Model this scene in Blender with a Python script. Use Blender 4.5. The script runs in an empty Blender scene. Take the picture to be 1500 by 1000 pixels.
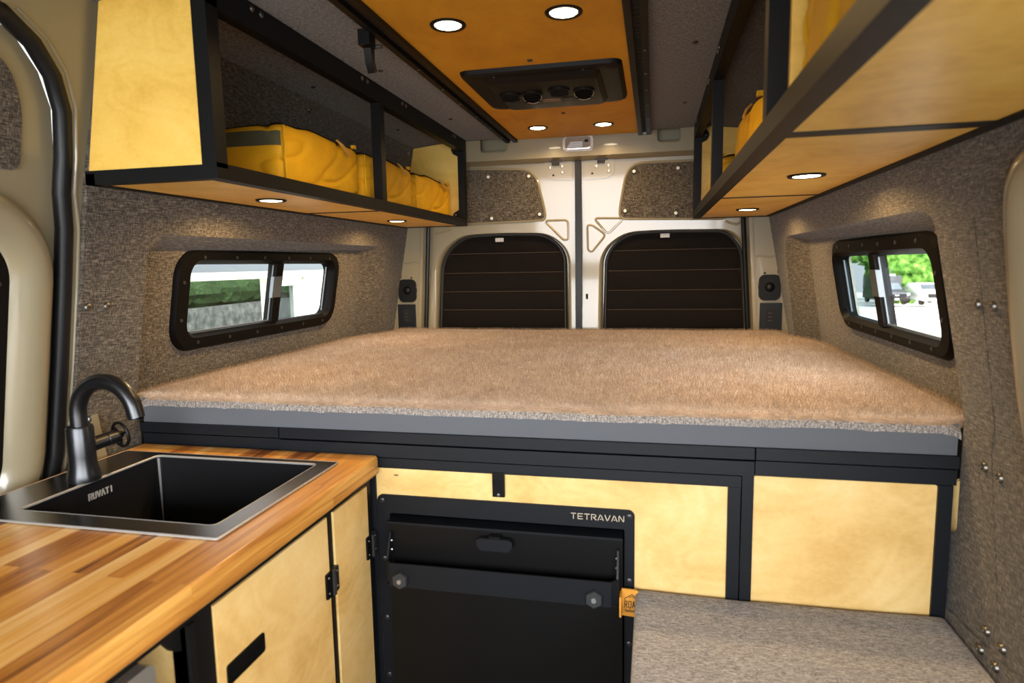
import bpy, bmesh, math, random
from mathutils import Vector, Matrix, noise
from mathutils.geometry import tessellate_polygon

random.seed(7)
PI = math.pi
scene = bpy.context.scene
COL = scene.collection

# ------------------------------------------------------------------ materials
def new_mat(name):
    m = bpy.data.materials.new(name)
    m.use_nodes = True
    nt = m.node_tree
    b = nt.nodes['Principled BSDF']
    return m, nt, b

def setp(b, **kw):
    for k, v in kw.items():
        b.inputs[k.replace('_', ' ')].default_value = v

def plain(name, col, rough=.5, metal=0., coat=0., spec=.5, bump=0., bscale=200.):
    m, nt, b = new_mat(name)
    setp(b, Base_Color=(*col, 1), Roughness=rough, Metallic=metal, Coat_Weight=coat, Specular_IOR_Level=spec)
    b.inputs['Coat Roughness'].default_value = .06
    if bump:
        tc = nt.nodes.new('ShaderNodeTexCoord'); n = nt.nodes.new('ShaderNodeTexNoise'); bp = nt.nodes.new('ShaderNodeBump')
        n.inputs['Scale'].default_value = bscale; n.inputs['Detail'].default_value = 2
        bp.inputs['Strength'].default_value = bump; bp.inputs['Distance'].default_value = .002
        L = nt.links.new
        L(tc.outputs['Object'], n.inputs['Vector']); L(n.outputs['Fac'], bp.inputs['Height']); L(bp.outputs['Normal'], b.inputs['Normal'])
    return m

def ramp(nt, stops):
    r = nt.nodes.new('ShaderNodeValToRGB')
    e = r.color_ramp.elements
    e[0].position, e[0].color = stops[0][0], (*stops[0][1], 1)
    e[1].position, e[1].color = stops[-1][0], (*stops[-1][1], 1)
    for p, c in stops[1:-1]:
        x = e.new(p); x.color = (*c, 1)
    return r

def mapping(nt, scale, src='Object', rot=(0, 0, 0)):
    tc = nt.nodes.new('ShaderNodeTexCoord'); mp = nt.nodes.new('ShaderNodeMapping')
    mp.inputs['Scale'].default_value = scale; mp.inputs['Rotation'].default_value = rot
    nt.links.new(tc.outputs[src], mp.inputs['Vector'])
    return mp

def noise_n(nt, vec, scale, detail=2, rough=.5, dist=0.):
    n = nt.nodes.new('ShaderNodeTexNoise')
    n.inputs['Scale'].default_value = scale; n.inputs['Detail'].default_value = detail
    n.inputs['Roughness'].default_value = rough; n.inputs['Distortion'].default_value = dist
    nt.links.new(vec, n.inputs['Vector'])
    return n

def math_n(nt, op, a, b):
    n = nt.nodes.new('ShaderNodeMath'); n.operation = op
    for i, v in enumerate((a, b)):
        if isinstance(v, (int, float)): n.inputs[i].default_value = v
        else: nt.links.new(v, n.inputs[i])
    return n.outputs[0]

def fabric(name, dark, mid, light, a=(500, 500, 62), c=(52, 52, 500), s=1.0, bump=.5, sheen=.15, lo=.35, hi=.66):
    """heathered woven cloth: vertical and horizontal streaks of dark and pale yarn"""
    m, nt, b = new_mat(name)
    v1 = mapping(nt, tuple(x * s for x in a)); v2 = mapping(nt, tuple(x * s for x in c))
    n1 = noise_n(nt, v1.outputs[0], 1, 2); n2 = noise_n(nt, v2.outputs[0], 1, 2)
    f = math_n(nt, 'MULTIPLY', math_n(nt, 'ADD', n1.outputs['Fac'], n2.outputs['Fac']), .5)
    r = ramp(nt, [(lo, dark), (.5, mid), (hi, light)])
    nt.links.new(f, r.inputs[0]); nt.links.new(r.outputs[0], b.inputs['Base Color'])
    bp = nt.nodes.new('ShaderNodeBump'); bp.inputs['Strength'].default_value = bump; bp.inputs['Distance'].default_value = .002
    nt.links.new(f, bp.inputs['Height']); nt.links.new(bp.outputs['Normal'], b.inputs['Normal'])
    setp(b, Roughness=.95, Specular_IOR_Level=.15, Sheen_Weight=sheen)
    return m

def plywood(name, c1, c2, c3, sc=(1., 1., 1.), rough=.38, coat=.15):
    """rotary cut birch: broad cathedral figure plus a fine fleck"""
    m, nt, b = new_mat(name)
    v = mapping(nt, sc)
    n = noise_n(nt, v.outputs[0], 2.2, 2, .5, .6)
    w = nt.nodes.new('ShaderNodeMath'); w.operation = 'FRACT'
    mul = math_n(nt, 'MULTIPLY', n.outputs['Fac'], 11.)
    nt.links.new(mul, w.inputs[0])
    tri = math_n(nt, 'ABSOLUTE', math_n(nt, 'SUBTRACT', w.outputs[0], .5), 0)
    fine = noise_n(nt, v.outputs[0], 60, 3)
    big = noise_n(nt, v.outputs[0], 3.5, 3)
    f = math_n(nt, 'ADD', math_n(nt, 'MULTIPLY', tri, .16), math_n(nt, 'ADD', math_n(nt, 'MULTIPLY', fine.outputs['Fac'], .18), math_n(nt, 'MULTIPLY', big.outputs['Fac'], .74)))
    r = ramp(nt, [(.28, c1), (.5, c2), (.74, c3)])
    nt.links.new(f, r.inputs[0]); nt.links.new(r.outputs[0], b.inputs['Base Color'])
    setp(b, Roughness=rough, Coat_Weight=coat, Specular_IOR_Level=.4)
    b.inputs['Coat Roughness'].default_value = .2
    return m

def butcher(name):
    """acacia staves running along y, each its own tone with streaky grain"""
    m, nt, b = new_mat(name)
    tc = nt.nodes.new('ShaderNodeTexCoord'); sep = nt.nodes.new('ShaderNodeSeparateXYZ')
    nt.links.new(tc.outputs['Object'], sep.inputs[0])
    # brick texture in (y, x): bricks are the staves
    comb = nt.nodes.new('ShaderNodeCombineXYZ')
    xz = math_n(nt, 'SUBTRACT', sep.outputs['X'], math_n(nt, 'MULTIPLY', sep.outputs['Z'], .55))
    nt.links.new(sep.outputs['Y'], comb.inputs[0]); nt.links.new(xz, comb.inputs[1])
    br = nt.nodes.new('ShaderNodeTexBrick')
    br.offset = .37; br.squash = 1
    br.inputs['Scale'].default_value = 1; br.inputs['Brick Width'].default_value = .62
    br.inputs['Row Height'].default_value = .030; br.inputs['Mortar Size'].default_value = .0004
    br.inputs['Color1'].default_value = (0, 0, 0, 1); br.inputs['Color2'].default_value = (1, 1, 1, 1); br.inputs['Mortar'].default_value = (.25, .25, .25, 1)
    br.inputs['Bias'].default_value = 0
    nt.links.new(comb.outputs[0], br.inputs['Vector'])
    mp = nt.nodes.new('ShaderNodeMapping'); mp.inputs['Scale'].default_value = (85, 4, 85)
    nt.links.new(tc.outputs['Object'], mp.inputs['Vector'])
    add = nt.nodes.new('ShaderNodeVectorMath'); add.operation = 'ADD'
    scl = nt.nodes.new('ShaderNodeVectorMath'); scl.operation = 'SCALE'; scl.inputs['Scale'].default_value = 37.
    nt.links.new(br.outputs['Color'], scl.inputs[0]); nt.links.new(mp.outputs[0], add.inputs[0]); nt.links.new(scl.outputs[0], add.inputs[1])
    g = noise_n(nt, add.outputs[0], 1, 4, .6, .5)
    g2 = noise_n(nt, add.outputs[0], .28, 2, .5, .3)
    tone = nt.nodes.new('ShaderNodeRGBToBW'); nt.links.new(br.outputs['Color'], tone.inputs[0])
    f = math_n(nt, 'ADD', math_n(nt, 'MULTIPLY', tone.outputs[0], .30), math_n(nt, 'ADD', math_n(nt, 'MULTIPLY', g.outputs['Fac'], .50), math_n(nt, 'MULTIPLY', g2.outputs['Fac'], .42)))
    r = ramp(nt, [(.36, (.11, .034, .008)), (.45, (.33, .125, .022)), (.56, (.54, .235, .045)), (.68, (.70, .37, .085)), (.82, (.80, .54, .23))])
    nt.links.new(f, r.inputs[0]); nt.links.new(r.outputs[0], b.inputs['Base Color'])
    setp(b, Roughness=.32, Coat_Weight=.25, Specular_IOR_Level=.45)
    b.inputs['Coat Roughness'].default_value = .18
    return m

def fleece(name):
    m, nt, b = new_mat(name)
    v = mapping(nt, (1, 1, 1))
    n1 = noise_n(nt, v.outputs[0], 260, 3, .6); n2 = noise_n(nt, v.outputs[0], 14, 3, .55, .6)
    v3 = mapping(nt, (60, 240, 60), rot=(0, 0, .5)); n3 = noise_n(nt, v3.outputs[0], 1, 2)
    f = math_n(nt, 'ADD', math_n(nt, 'MULTIPLY', n1.outputs['Fac'], .35), math_n(nt, 'ADD', math_n(nt, 'MULTIPLY', n2.outputs['Fac'], .3), math_n(nt, 'MULTIPLY', n3.outputs['Fac'], .35)))
    r = ramp(nt, [(.3, (.175, .122, .085)), (.5, (.315, .226, .160)), (.7, (.49, .375, .280))])
    nt.links.new(f, r.inputs[0]); nt.links.new(r.outputs[0], b.inputs['Base Color'])
    bp = nt.nodes.new('ShaderNodeBump'); bp.inputs['Strength'].default_value = .7; bp.inputs['Distance'].default_value = .004
    nt.links.new(f, bp.inputs['Height']); nt.links.new(bp.outputs['Normal'], b.inputs['Normal'])
    setp(b, Roughness=.85, Specular_IOR_Level=.2, Sheen_Weight=.9)
    b.inputs['Sheen Roughness'].default_value = .4
    return m

def canvas(name, c):
    m, nt, b = new_mat(name)
    v = mapping(nt, (1, 1, 1))
    n = noise_n(nt, v.outputs[0], 900, 1); n2 = noise_n(nt, v.outputs[0], 9, 3)
    r = ramp(nt, [(.3, tuple(x * .82 for x in c)), (.7, tuple(min(1, x * 1.12) for x in c))])
    nt.links.new(n2.outputs['Fac'], r.inputs[0]); nt.links.new(r.outputs[0], b.inputs['Base Color'])
    bp = nt.nodes.new('ShaderNodeBump'); bp.inputs['Strength'].default_value = .25; bp.inputs['Distance'].default_value = .001
    nt.links.new(n.outputs['Fac'], bp.inputs['Height']); nt.links.new(bp.outputs['Normal'], b.inputs['Normal'])
    setp(b, Roughness=.7, Specular_IOR_Level=.3)
    return m

def emit(name, col, s):
    m, nt, b = new_mat(name)
    setp(b, Base_Color=(*col, 1), Emission_Color=(*col, 1), Emission_Strength=s, Roughness=.4)
    return m

def glass_mat(name, tint=(1, 1, 1)):
    m = bpy.data.materials.new(name); m.use_nodes = True
    nt = m.node_tree; nt.nodes.clear()
    o = nt.nodes.new('ShaderNodeOutputMaterial'); t = nt.nodes.new('ShaderNodeBsdfTransparent'); g = nt.nodes.new('ShaderNodeBsdfGlossy')
    mx = nt.nodes.new('ShaderNodeMixShader'); lw = nt.nodes.new('ShaderNodeLayerWeight'); lw.inputs[0].default_value = .5
    t.inputs[0].default_value = (*tint, 1); g.inputs['Roughness'].default_value = .01
    fac = math_n(nt, 'ADD', math_n(nt, 'MULTIPLY', math_n(nt, 'POWER', lw.outputs['Facing'], 5.), .50), .012); nt.links.new(fac, mx.inputs[0]); nt.links.new(t.outputs[0], mx.inputs[1]); nt.links.new(g.outputs[0], mx.inputs[2]); nt.links.new(mx.outputs[0], o.inputs[0])
    return m

def leafy(name, a, b_, c, scale=6.):
    m, nt, b = new_mat(name)
    v = mapping(nt, (1, 1, 1)); n = noise_n(nt, v.outputs[0], scale, 4, .65)
    r = ramp(nt, [(.35, a), (.5, b_), (.68, c)])
    nt.links.new(n.outputs['Fac'], r.inputs[0]); nt.links.new(r.outputs[0], b.inputs['Base Color'])
    setp(b, Roughness=.9, Specular_IOR_Level=.06)
    return m

M = {}
M['fabric'] = fabric('charcoal_fabric', (.018, .0155, .0125), (.074, .062, .049), (.22, .188, .15))
M['fabric_ceiling'] = fabric('ceiling_fabric', (.036, .034, .031), (.112, .104, .094), (.24, .222, .20), a=(480, 80, 480), c=(80, 480, 480))
M['cushion'] = fabric('heather_cushion_fabric', (.085, .082, .088), (.27, .262, .275), (.45, .44, .455), a=(75, 420, 420), c=(260, 560, 560), bump=.4, lo=.33, hi=.62)
M['ply'] = plywood('birch_plywood', (.62, .37, .11), (.79, .53, .20), (.89, .66, .31), sc=(1.5, 1.5, 2.2))
M['ply_cab'] = plywood('warm_lit_birch_plywood', (.62, .345, .05), (.80, .50, .10), (.89, .62, .17), sc=(1.5, 1.5, 2.2), rough=.45, coat=.05)  # same birch, warm lamplight painted in as a more golden colour
M['ply_top'] = plywood('dim_lit_birch_plywood', (.44, .195, .008), (.56, .265, .012), (.64, .33, .020), sc=(1.3, .9, 1.3), rough=.6, coat=.0)  # same birch, dim bounce light painted in as dark orange
M['black'] = plain('black_powder_coat', (.0060, .0060, .0062), .48, spec=.16, bump=.06, bscale=900)
M['black_soft'] = plain('black_aluminium', (.0070, .0085, .0115), .45, spec=.24)
M['black_gloss'] = plain('black_plastic', (.0040, .0040, .0043), .40, spec=.2)
M['knob'] = plain('grey_black_knob', (.028, .031, .036), .4)
M['gap'] = plain('dark_recess', (.004, .004, .004), .8)
M['paint'] = plain('pebble_grey_paint', (.245, .208, .130), .3, coat=.6)
M['window_black'] = plain('matt_black_window_frame', (.0035, .0033, .0032), .55, spec=.07)
M['rubber'] = plain('black_rubber', (.005, .0055, .0065), .42, spec=.3)
M['butcher'] = butcher('acacia_butcher_block')
M['fleece'] = fleece('tan_fleece')
M['mattress_side'] = plain('grey_mattress_cover', (.112, .118, .132), .8, spec=.2, bump=.3, bscale=700)
M['canvas'] = canvas('mustard_canvas', (.64, .34, .006))
M['olive'] = plain('olive_webbing', (.062, .060, .030), .8, bump=.3, bscale=800)
M['mesh_black'] = plain('black_zip_mesh', (.012, .011, .010), .8)
M['cord'] = plain('tan_cord', (.42, .22, .03), .7)
M['steel'] = plain('zinc_bolt', (.20, .19, .175), .38, metal=1.)
M['bolt_dark'] = plain('dark_bolt', (.05, .05, .05), .35, metal=.6)
M['gunmetal'] = plain('gunmetal_sink', (.16, .148, .14), .26, metal=1.)
M['sink_dark'] = plain('gunmetal_bowl', (.006, .006, .007), .42, spec=.25)
M['sink_highlight'] = plain('painted_sink_glint', (.40, .385, .37), .35, metal=.35)  # pale colour standing in for glints along the sink edges
M['faucet'] = plain('black_faucet_metal', (.055, .056, .060), .30, metal=.9)
M['white'] = plain('white_plastic', (.75, .73, .68), .4)
M['silver'] = plain('brushed_silver', (.50, .52, .53), .32, metal=.8)
M['alu'] = plain('grey_latch_metal', (.10, .118, .13), .4, metal=.2)
M['display'] = plain('blue_black_display', (.004, .006, .016), .1)
M['logo'] = plain('brass_cut_letters', (.62, .54, .40), .5)
M['logo_grey'] = plain('etched_grey_letters', (.42, .41, .39), .5)
M['tan_leather'] = plain('tan_leather_tag', (.66, .29, .03), .6)
M['ink'] = plain('black_ink', (.02, .012, .005), .7)
M['quilt'] = plain('black_quilted_cover', (.0078, .0058, .0046), .7, spec=.05, bump=.15, bscale=300)
M['quilt_edge'] = plain('black_binding', (.006, .006, .006), .6)
M['stitch'] = plain('brown_stitching', (.075, .052, .036), .8)
M['lens'] = emit('warm_led_lens', (1., .80, .52), 26.)
M['dome'] = plain('clear_dome_lens', (.34, .32, .28), .10, metal=.9)
M['glass'] = glass_mat('window_glass')
M['glass_tint'] = glass_mat('tinted_window_glass', (.62, .68, .70))
M['floor'] = plain('dark_vinyl_floor', (.05, .045, .04), .5)
M['tarmac'] = plain('pale_concrete', (.50, .50, .48), .9, bump=.4, bscale=6)
M['stone'] = leafy('weathered_stone', (.020, .024, .021), (.046, .052, .046), (.085, .09, .08), 5.)
M['hedge'] = leafy('hedge_leaves', (.003, .007, .003), (.010, .021, .007), (.028, .050, .017), 26.)
M['tree'] = leafy('tree_leaves', (.020, .062, .008), (.062, .150, .022), (.17, .30, .06), 1.6)
M['cream'] = plain('cream_paint', (.50, .475, .39), .5, spec=.2)
M['awning'] = plain('grey_awning', (.085, .10, .11), .6)
M['car_white'] = plain('white_car_paint', (.80, .80, .80), .25, coat=1.)
M['car_dark'] = plain('dark_car_paint', (.012, .014, .018), .35, coat=.3)
M['car_glass'] = plain('car_window_glass', (.05, .065, .075), .08)
M['chrome'] = plain('chrome', (.7, .7, .7), .15, metal=1.)
M['lamp_glass'] = plain('headlamp_glass', (.65, .66, .68), .15)

# ------------------------------------------------------------------ mesh helpers
def BM(): return bmesh.new()

def box(bm, x0, x1, y0, y1, z0, z1):
    v = [bm.verts.new((x, y, z)) for z in (z0, z1) for y in (y0, y1) for x in (x0, x1)]
    for f in ((0, 2, 3, 1), (4, 5, 7, 6), (0, 1, 5, 4), (2, 6, 7, 3), (0, 4, 6, 2), (1, 3, 7, 5)):
        bm.faces.new([v[i] for i in f])
    return bm

def bevel(bm, w, seg=2):
    es = [e for e in bm.edges if len(e.link_faces) == 2 and e.calc_face_angle(0) > .6]
    bmesh.ops.bevel(bm, geom=es, offset=w, offset_type='OFFSET', segments=seg, profile=.5, affect='EDGES', clamp_overlap=True)
    return bm

def bbox(x0, x1, y0, y1, z0, z1, w=.003, seg=2):
    return bevel(box(BM(), x0, x1, y0, y1, z0, z1), w, seg)

def tube(bm, pts, r, n=10, caps=True, closed=False):
    pts = [Vector(p) for p in pts]
    k = len(pts); rings = []
    prev = None
    for i, p in enumerate(pts):
        a = pts[(i - 1) % k] if (closed or i > 0) else p
        b = pts[(i + 1) % k] if (closed or i < k - 1) else p
        t = (b - a).normalized()
        if prev is None:
            up = Vector((0, 0, 1)) if abs(t.z) < .9 else Vector((1, 0, 0))
            nrm = (up - t * up.dot(t)).normalized()
        else:
            nrm = (prev - t * prev.dot(t)).normalized()
        prev = nrm; bi = t.cross(nrm)
        rr = r[i] if isinstance(r, (list, tuple)) else r
        rings.append([bm.verts.new(p + (nrm * math.cos(2 * PI * j / n) + bi * math.sin(2 * PI * j / n)) * rr) for j in range(n)])
    for i in range(k if closed else k - 1):
        A, B = rings[i], rings[(i + 1) % k]
        for j in range(n):
            bm.faces.new((A[j], A[(j + 1) % n], B[(j + 1) % n], B[j]))
    if caps and not closed:
        bm.faces.new(rings[0][::-1]); bm.faces.new(rings[-1])
    return bm

def lathe(bm, prof, c=(0, 0, 0), axis='z', n=24, frame=None):
    """prof: list of (radius, height along axis)"""
    c = Vector(c)
    if frame is None:
        frame = {'z': (Vector((1, 0, 0)), Vector((0, 1, 0)), Vector((0, 0, 1))), 'y': (Vector((1, 0, 0)), Vector((0, 0, -1)), Vector((0, 1, 0))),
                 'x': (Vector((0, 1, 0)), Vector((0, 0, 1)), Vector((1, 0, 0)))}[axis]
    a, b, d = frame
    rings = []
    for r, h in prof:
        if r <= 1e-6: rings.append([bm.verts.new(c + d * h)])
        else: rings.append([bm.verts.new(c + d * h + (a * math.cos(2 * PI * j / n) + b * math.sin(2 * PI * j / n)) * r) for j in range(n)])
    for A, B in zip(rings, rings[1:]):
        for j in range(n):
            if len(A) == 1 and len(B) == 1: continue
            if len(A) == 1: bm.faces.new((A[0], B[(j + 1) % n], B[j]))
            elif len(B) == 1: bm.faces.new((A[j], A[(j + 1) % n], B[0]))
            else: bm.faces.new((A[j], A[(j + 1) % n], B[(j + 1) % n], B[j]))
    return bm

def rrect(u0, u1, v0, v1, r, n=6):
    rs = r if isinstance(r, (list, tuple)) else (r,) * 4     # corners: u0v0, u1v0, u1v1, u0v1
    out = []
    for (cu, cv, a0), rr in zip(((u0, v0, PI), (u1, v0, 1.5 * PI), (u1, v1, 0), (u0, v1, .5 * PI)), rs):
        if rr <= 0: out.append((cu, cv)); continue
        ccu = cu + rr if cu == u0 else cu - rr; ccv = cv + rr if cv == v0 else cv - rr
        for i in range(n + 1):
            a = a0 + i * .5 * PI / n
            out.append((ccu + rr * math.cos(a), ccv + rr * math.sin(a)))
    return out

def rpoly(pts, r, n=5):
    """round the corners of an arbitrary polygon"""
    out = []; k = len(pts)
    for i in range(k):
        p = Vector(pts[i]).to_2d() if len(pts[i]) > 2 else Vector(pts[i][:2])
        rr = r[i] if isinstance(r, (list, tuple)) else r
        a = Vector(pts[i - 1][:2]) - p; b = Vector(pts[(i + 1) % k][:2]) - p
        if rr <= 0: out.append((p.x, p.y)); continue
        d = min(rr, a.length * .48, b.length * .48)
        A = p + a.normalized() * d; B = p + b.normalized() * d
        for j in range(n + 1):
            t = j / n
            q = A * (1 - t) ** 2 + p * 2 * t * (1 - t) + B * t ** 2
            out.append((q.x, q.y))
    return out

def sheet(bm, outer, holes, fn, w0, w1=None):
    """flat polygon with holes mapped by fn(u, v, w) -> xyz; a solid between w0 and w1"""
    loops = [outer] + list(holes)
    base = 0
    allp = []; idx = []
    for lp in loops:
        idx.append(list(range(len(allp), len(allp) + len(lp)))); allp += lp
    tris = tessellate_polygon([[Vector((u, v, 0)) for u, v in lp] for lp in loops])
    A = [bm.verts.new(fn(u, v, w0)) for u, v in allp]
    for t in tris:
        try: bm.faces.new([A[i] for i in t])
        except ValueError: pass
    if w1 is not None:
        B = [bm.verts.new(fn(u, v, w1)) for u, v in allp]
        for t in tris:
            try: bm.faces.new([B[i] for i in reversed(t)])
            except ValueError: pass
        for ix in idx:
            for i in range(len(ix)):
                a, b = ix[i], ix[(i + 1) % len(ix)]
                bm.faces.new((A[a], A[b], B[b], B[a]))
    return bm

def strip(bm, la, lb, closed=True):
    """quads between two equally long loops of xyz"""
    A = [bm.verts.new(p) for p in la]; B = [bm.verts.new(p) for p in lb]
    n = len(A)
    for i in range(n if closed else n - 1):
        bm.faces.new((A[i], A[(i + 1) % n], B[(i + 1) % n], B[i]))
    return bm

def strokes(bm, segs, fn, width, w0, w1):
    """letters built of straight strokes ((u,v),(u,v)) with square ends"""
    for (a, b) in segs:
        a = Vector(a); b = Vector(b); d = (b - a).normalized(); n = Vector((-d.y, d.x)) * width * .5
        q = [a - n, b - n, b + n, a + n]
        sheet(bm, [(p.x, p.y) for p in q], [], fn, w0, w1)
    return bm

def finish(bm, name, mat, smooth=35.):
    bmesh.ops.remove_doubles(bm, verts=bm.verts, dist=1e-5)
    bmesh.ops.recalc_face_normals(bm, faces=bm.faces)
    me = bpy.data.meshes.new(name)
    lim = math.radians(smooth)
    for f in bm.faces: f.smooth = True
    for e in bm.edges:
        if len(e.link_faces) != 2 or e.calc_face_angle(0) > lim: e.smooth = False
    bm.to_mesh(me); bm.free()
    if mat: me.materials.append(mat)
    return me

def origin_of(p):
    o = Vector((0, 0, 0))
    while p is not None:
        o += Vector(p.location); p = p.parent
    return o

def obj(name, bm, mat, parent=None, smooth=35., label=None):
    if parent is not None:
        off = origin_of(parent)
        bmesh.ops.translate(bm, verts=bm.verts, vec=-off)
    me = finish(bm, name, mat, smooth)
    o = bpy.data.objects.new(name, me); COL.objects.link(o)
    if parent is not None: o.parent = parent
    if label: o['label'] = label
    return o

def tag(o, label, cat, group=None, kind=None):
    o['label'] = label; o['category'] = cat
    if group: o['group'] = group
    if kind: o['kind'] = kind
    return o

def thing(name, label, cat, loc=(0, 0, 0), group=None, kind=None):
    o = bpy.data.objects.new(name, None); COL.objects.link(o)
    o.location = loc; o.empty_display_size = .05
    return tag(o, label, cat, group, kind)

def kids(o): return [c for c in bpy.data.objects if c.parent == o]

def dup(root, loc, label, rotz=0., scale=None):
    r = root.copy(); COL.objects.link(r); r.location = loc; r.rotation_euler = (0, 0, rotz); r['label'] = label
    if scale: r.scale = scale
    for ch in kids(root):
        c = ch.copy(); COL.objects.link(c); c.parent = r
        for g in kids(ch):
            d = g.copy(); COL.objects.link(d); d.parent = c
    return r

# ------------------------------------------------------------------ camera
CAM = Vector((.338, 0, 1.44))
R = Vector((0.97623155, 0.21599719, -0.01780944)); U = Vector((-0.00865171, 0.12094647, 0.99262133)); F = Vector((-0.2165574, 0.96887418, -0.1199405))
cd = bpy.data.cameras.new('camera'); cam = bpy.data.objects.new('camera', cd); COL.objects.link(cam)
mw = Matrix((R, U, -F)).transposed().to_4x4(); mw.translation = CAM
cam.matrix_world = mw
cd.sensor_fit = 'HORIZONTAL'; cd.sensor_width = 36; cd.lens = 932.9 / 1500 * 36
cd.clip_start = .02; cd.clip_end = 400
cd.dof.use_dof = True; cd.dof.focus_distance = 2.1; cd.dof.aperture_fstop = 4.5
scene.camera = cam

# ------------------------------------------------------------------ van body
LEAN = .187; ZK = 1.137
def wall_x(z): return .90 - LEAN * max(0, z - ZK)
def WL(side):                # leaning wall surface: u = y, v = z, w = outwards
    return lambda u, v, w: Vector((side * (.90 - LEAN * (v - ZK) + w), u, v))
def WV(side):                # upright lower wall
    return lambda u, v, w: Vector((side * (.90 + w), u, v))

FLOOR_Z = .05
fl = obj('floor', box(BM(), -.93, .93, -1.0, 2.95, FLOOR_Z - .03, FLOOR_Z), M['floor'])
tag(fl, 'dark vinyl van floor under the counter and bench', 'floor', kind='structure')

def screw_bm(fn, u, v, r=.009, w=0., dome=.005):
    bm = BM()
    c = fn(u, v, w); nrm = (fn(u, v, w - .01) - c).normalized()
    a = (fn(u + .01, v, w) - c).normalized(); b = nrm.cross(a)
    lathe(bm, [(r, -.001), (r, .0015), (r * .8, dome * .8), (r * .35, dome), (r * .3, dome * .6), (0, dome * .6)], c, n=14, frame=(a, b, nrm))
    return bm

def smooth_path(pts, n=4):
    out = []
    for q in range(len(pts) - 1):
        p0, p1, p2, p3 = [Vector(pts[max(0, min(len(pts) - 1, q + d_))]) for d_ in (-1, 0, 1, 2)]
        for k in range(n):
            t = k / n
            v = .5 * (2 * p1 + (p2 - p0) * t + (2 * p0 - 5 * p1 + 4 * p2 - p3) * t * t + (3 * p1 - p0 - 3 * p2 + p3) * t ** 3)
            out.append((v.x, v.y))
    return out + [tuple(pts[-1])]
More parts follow.
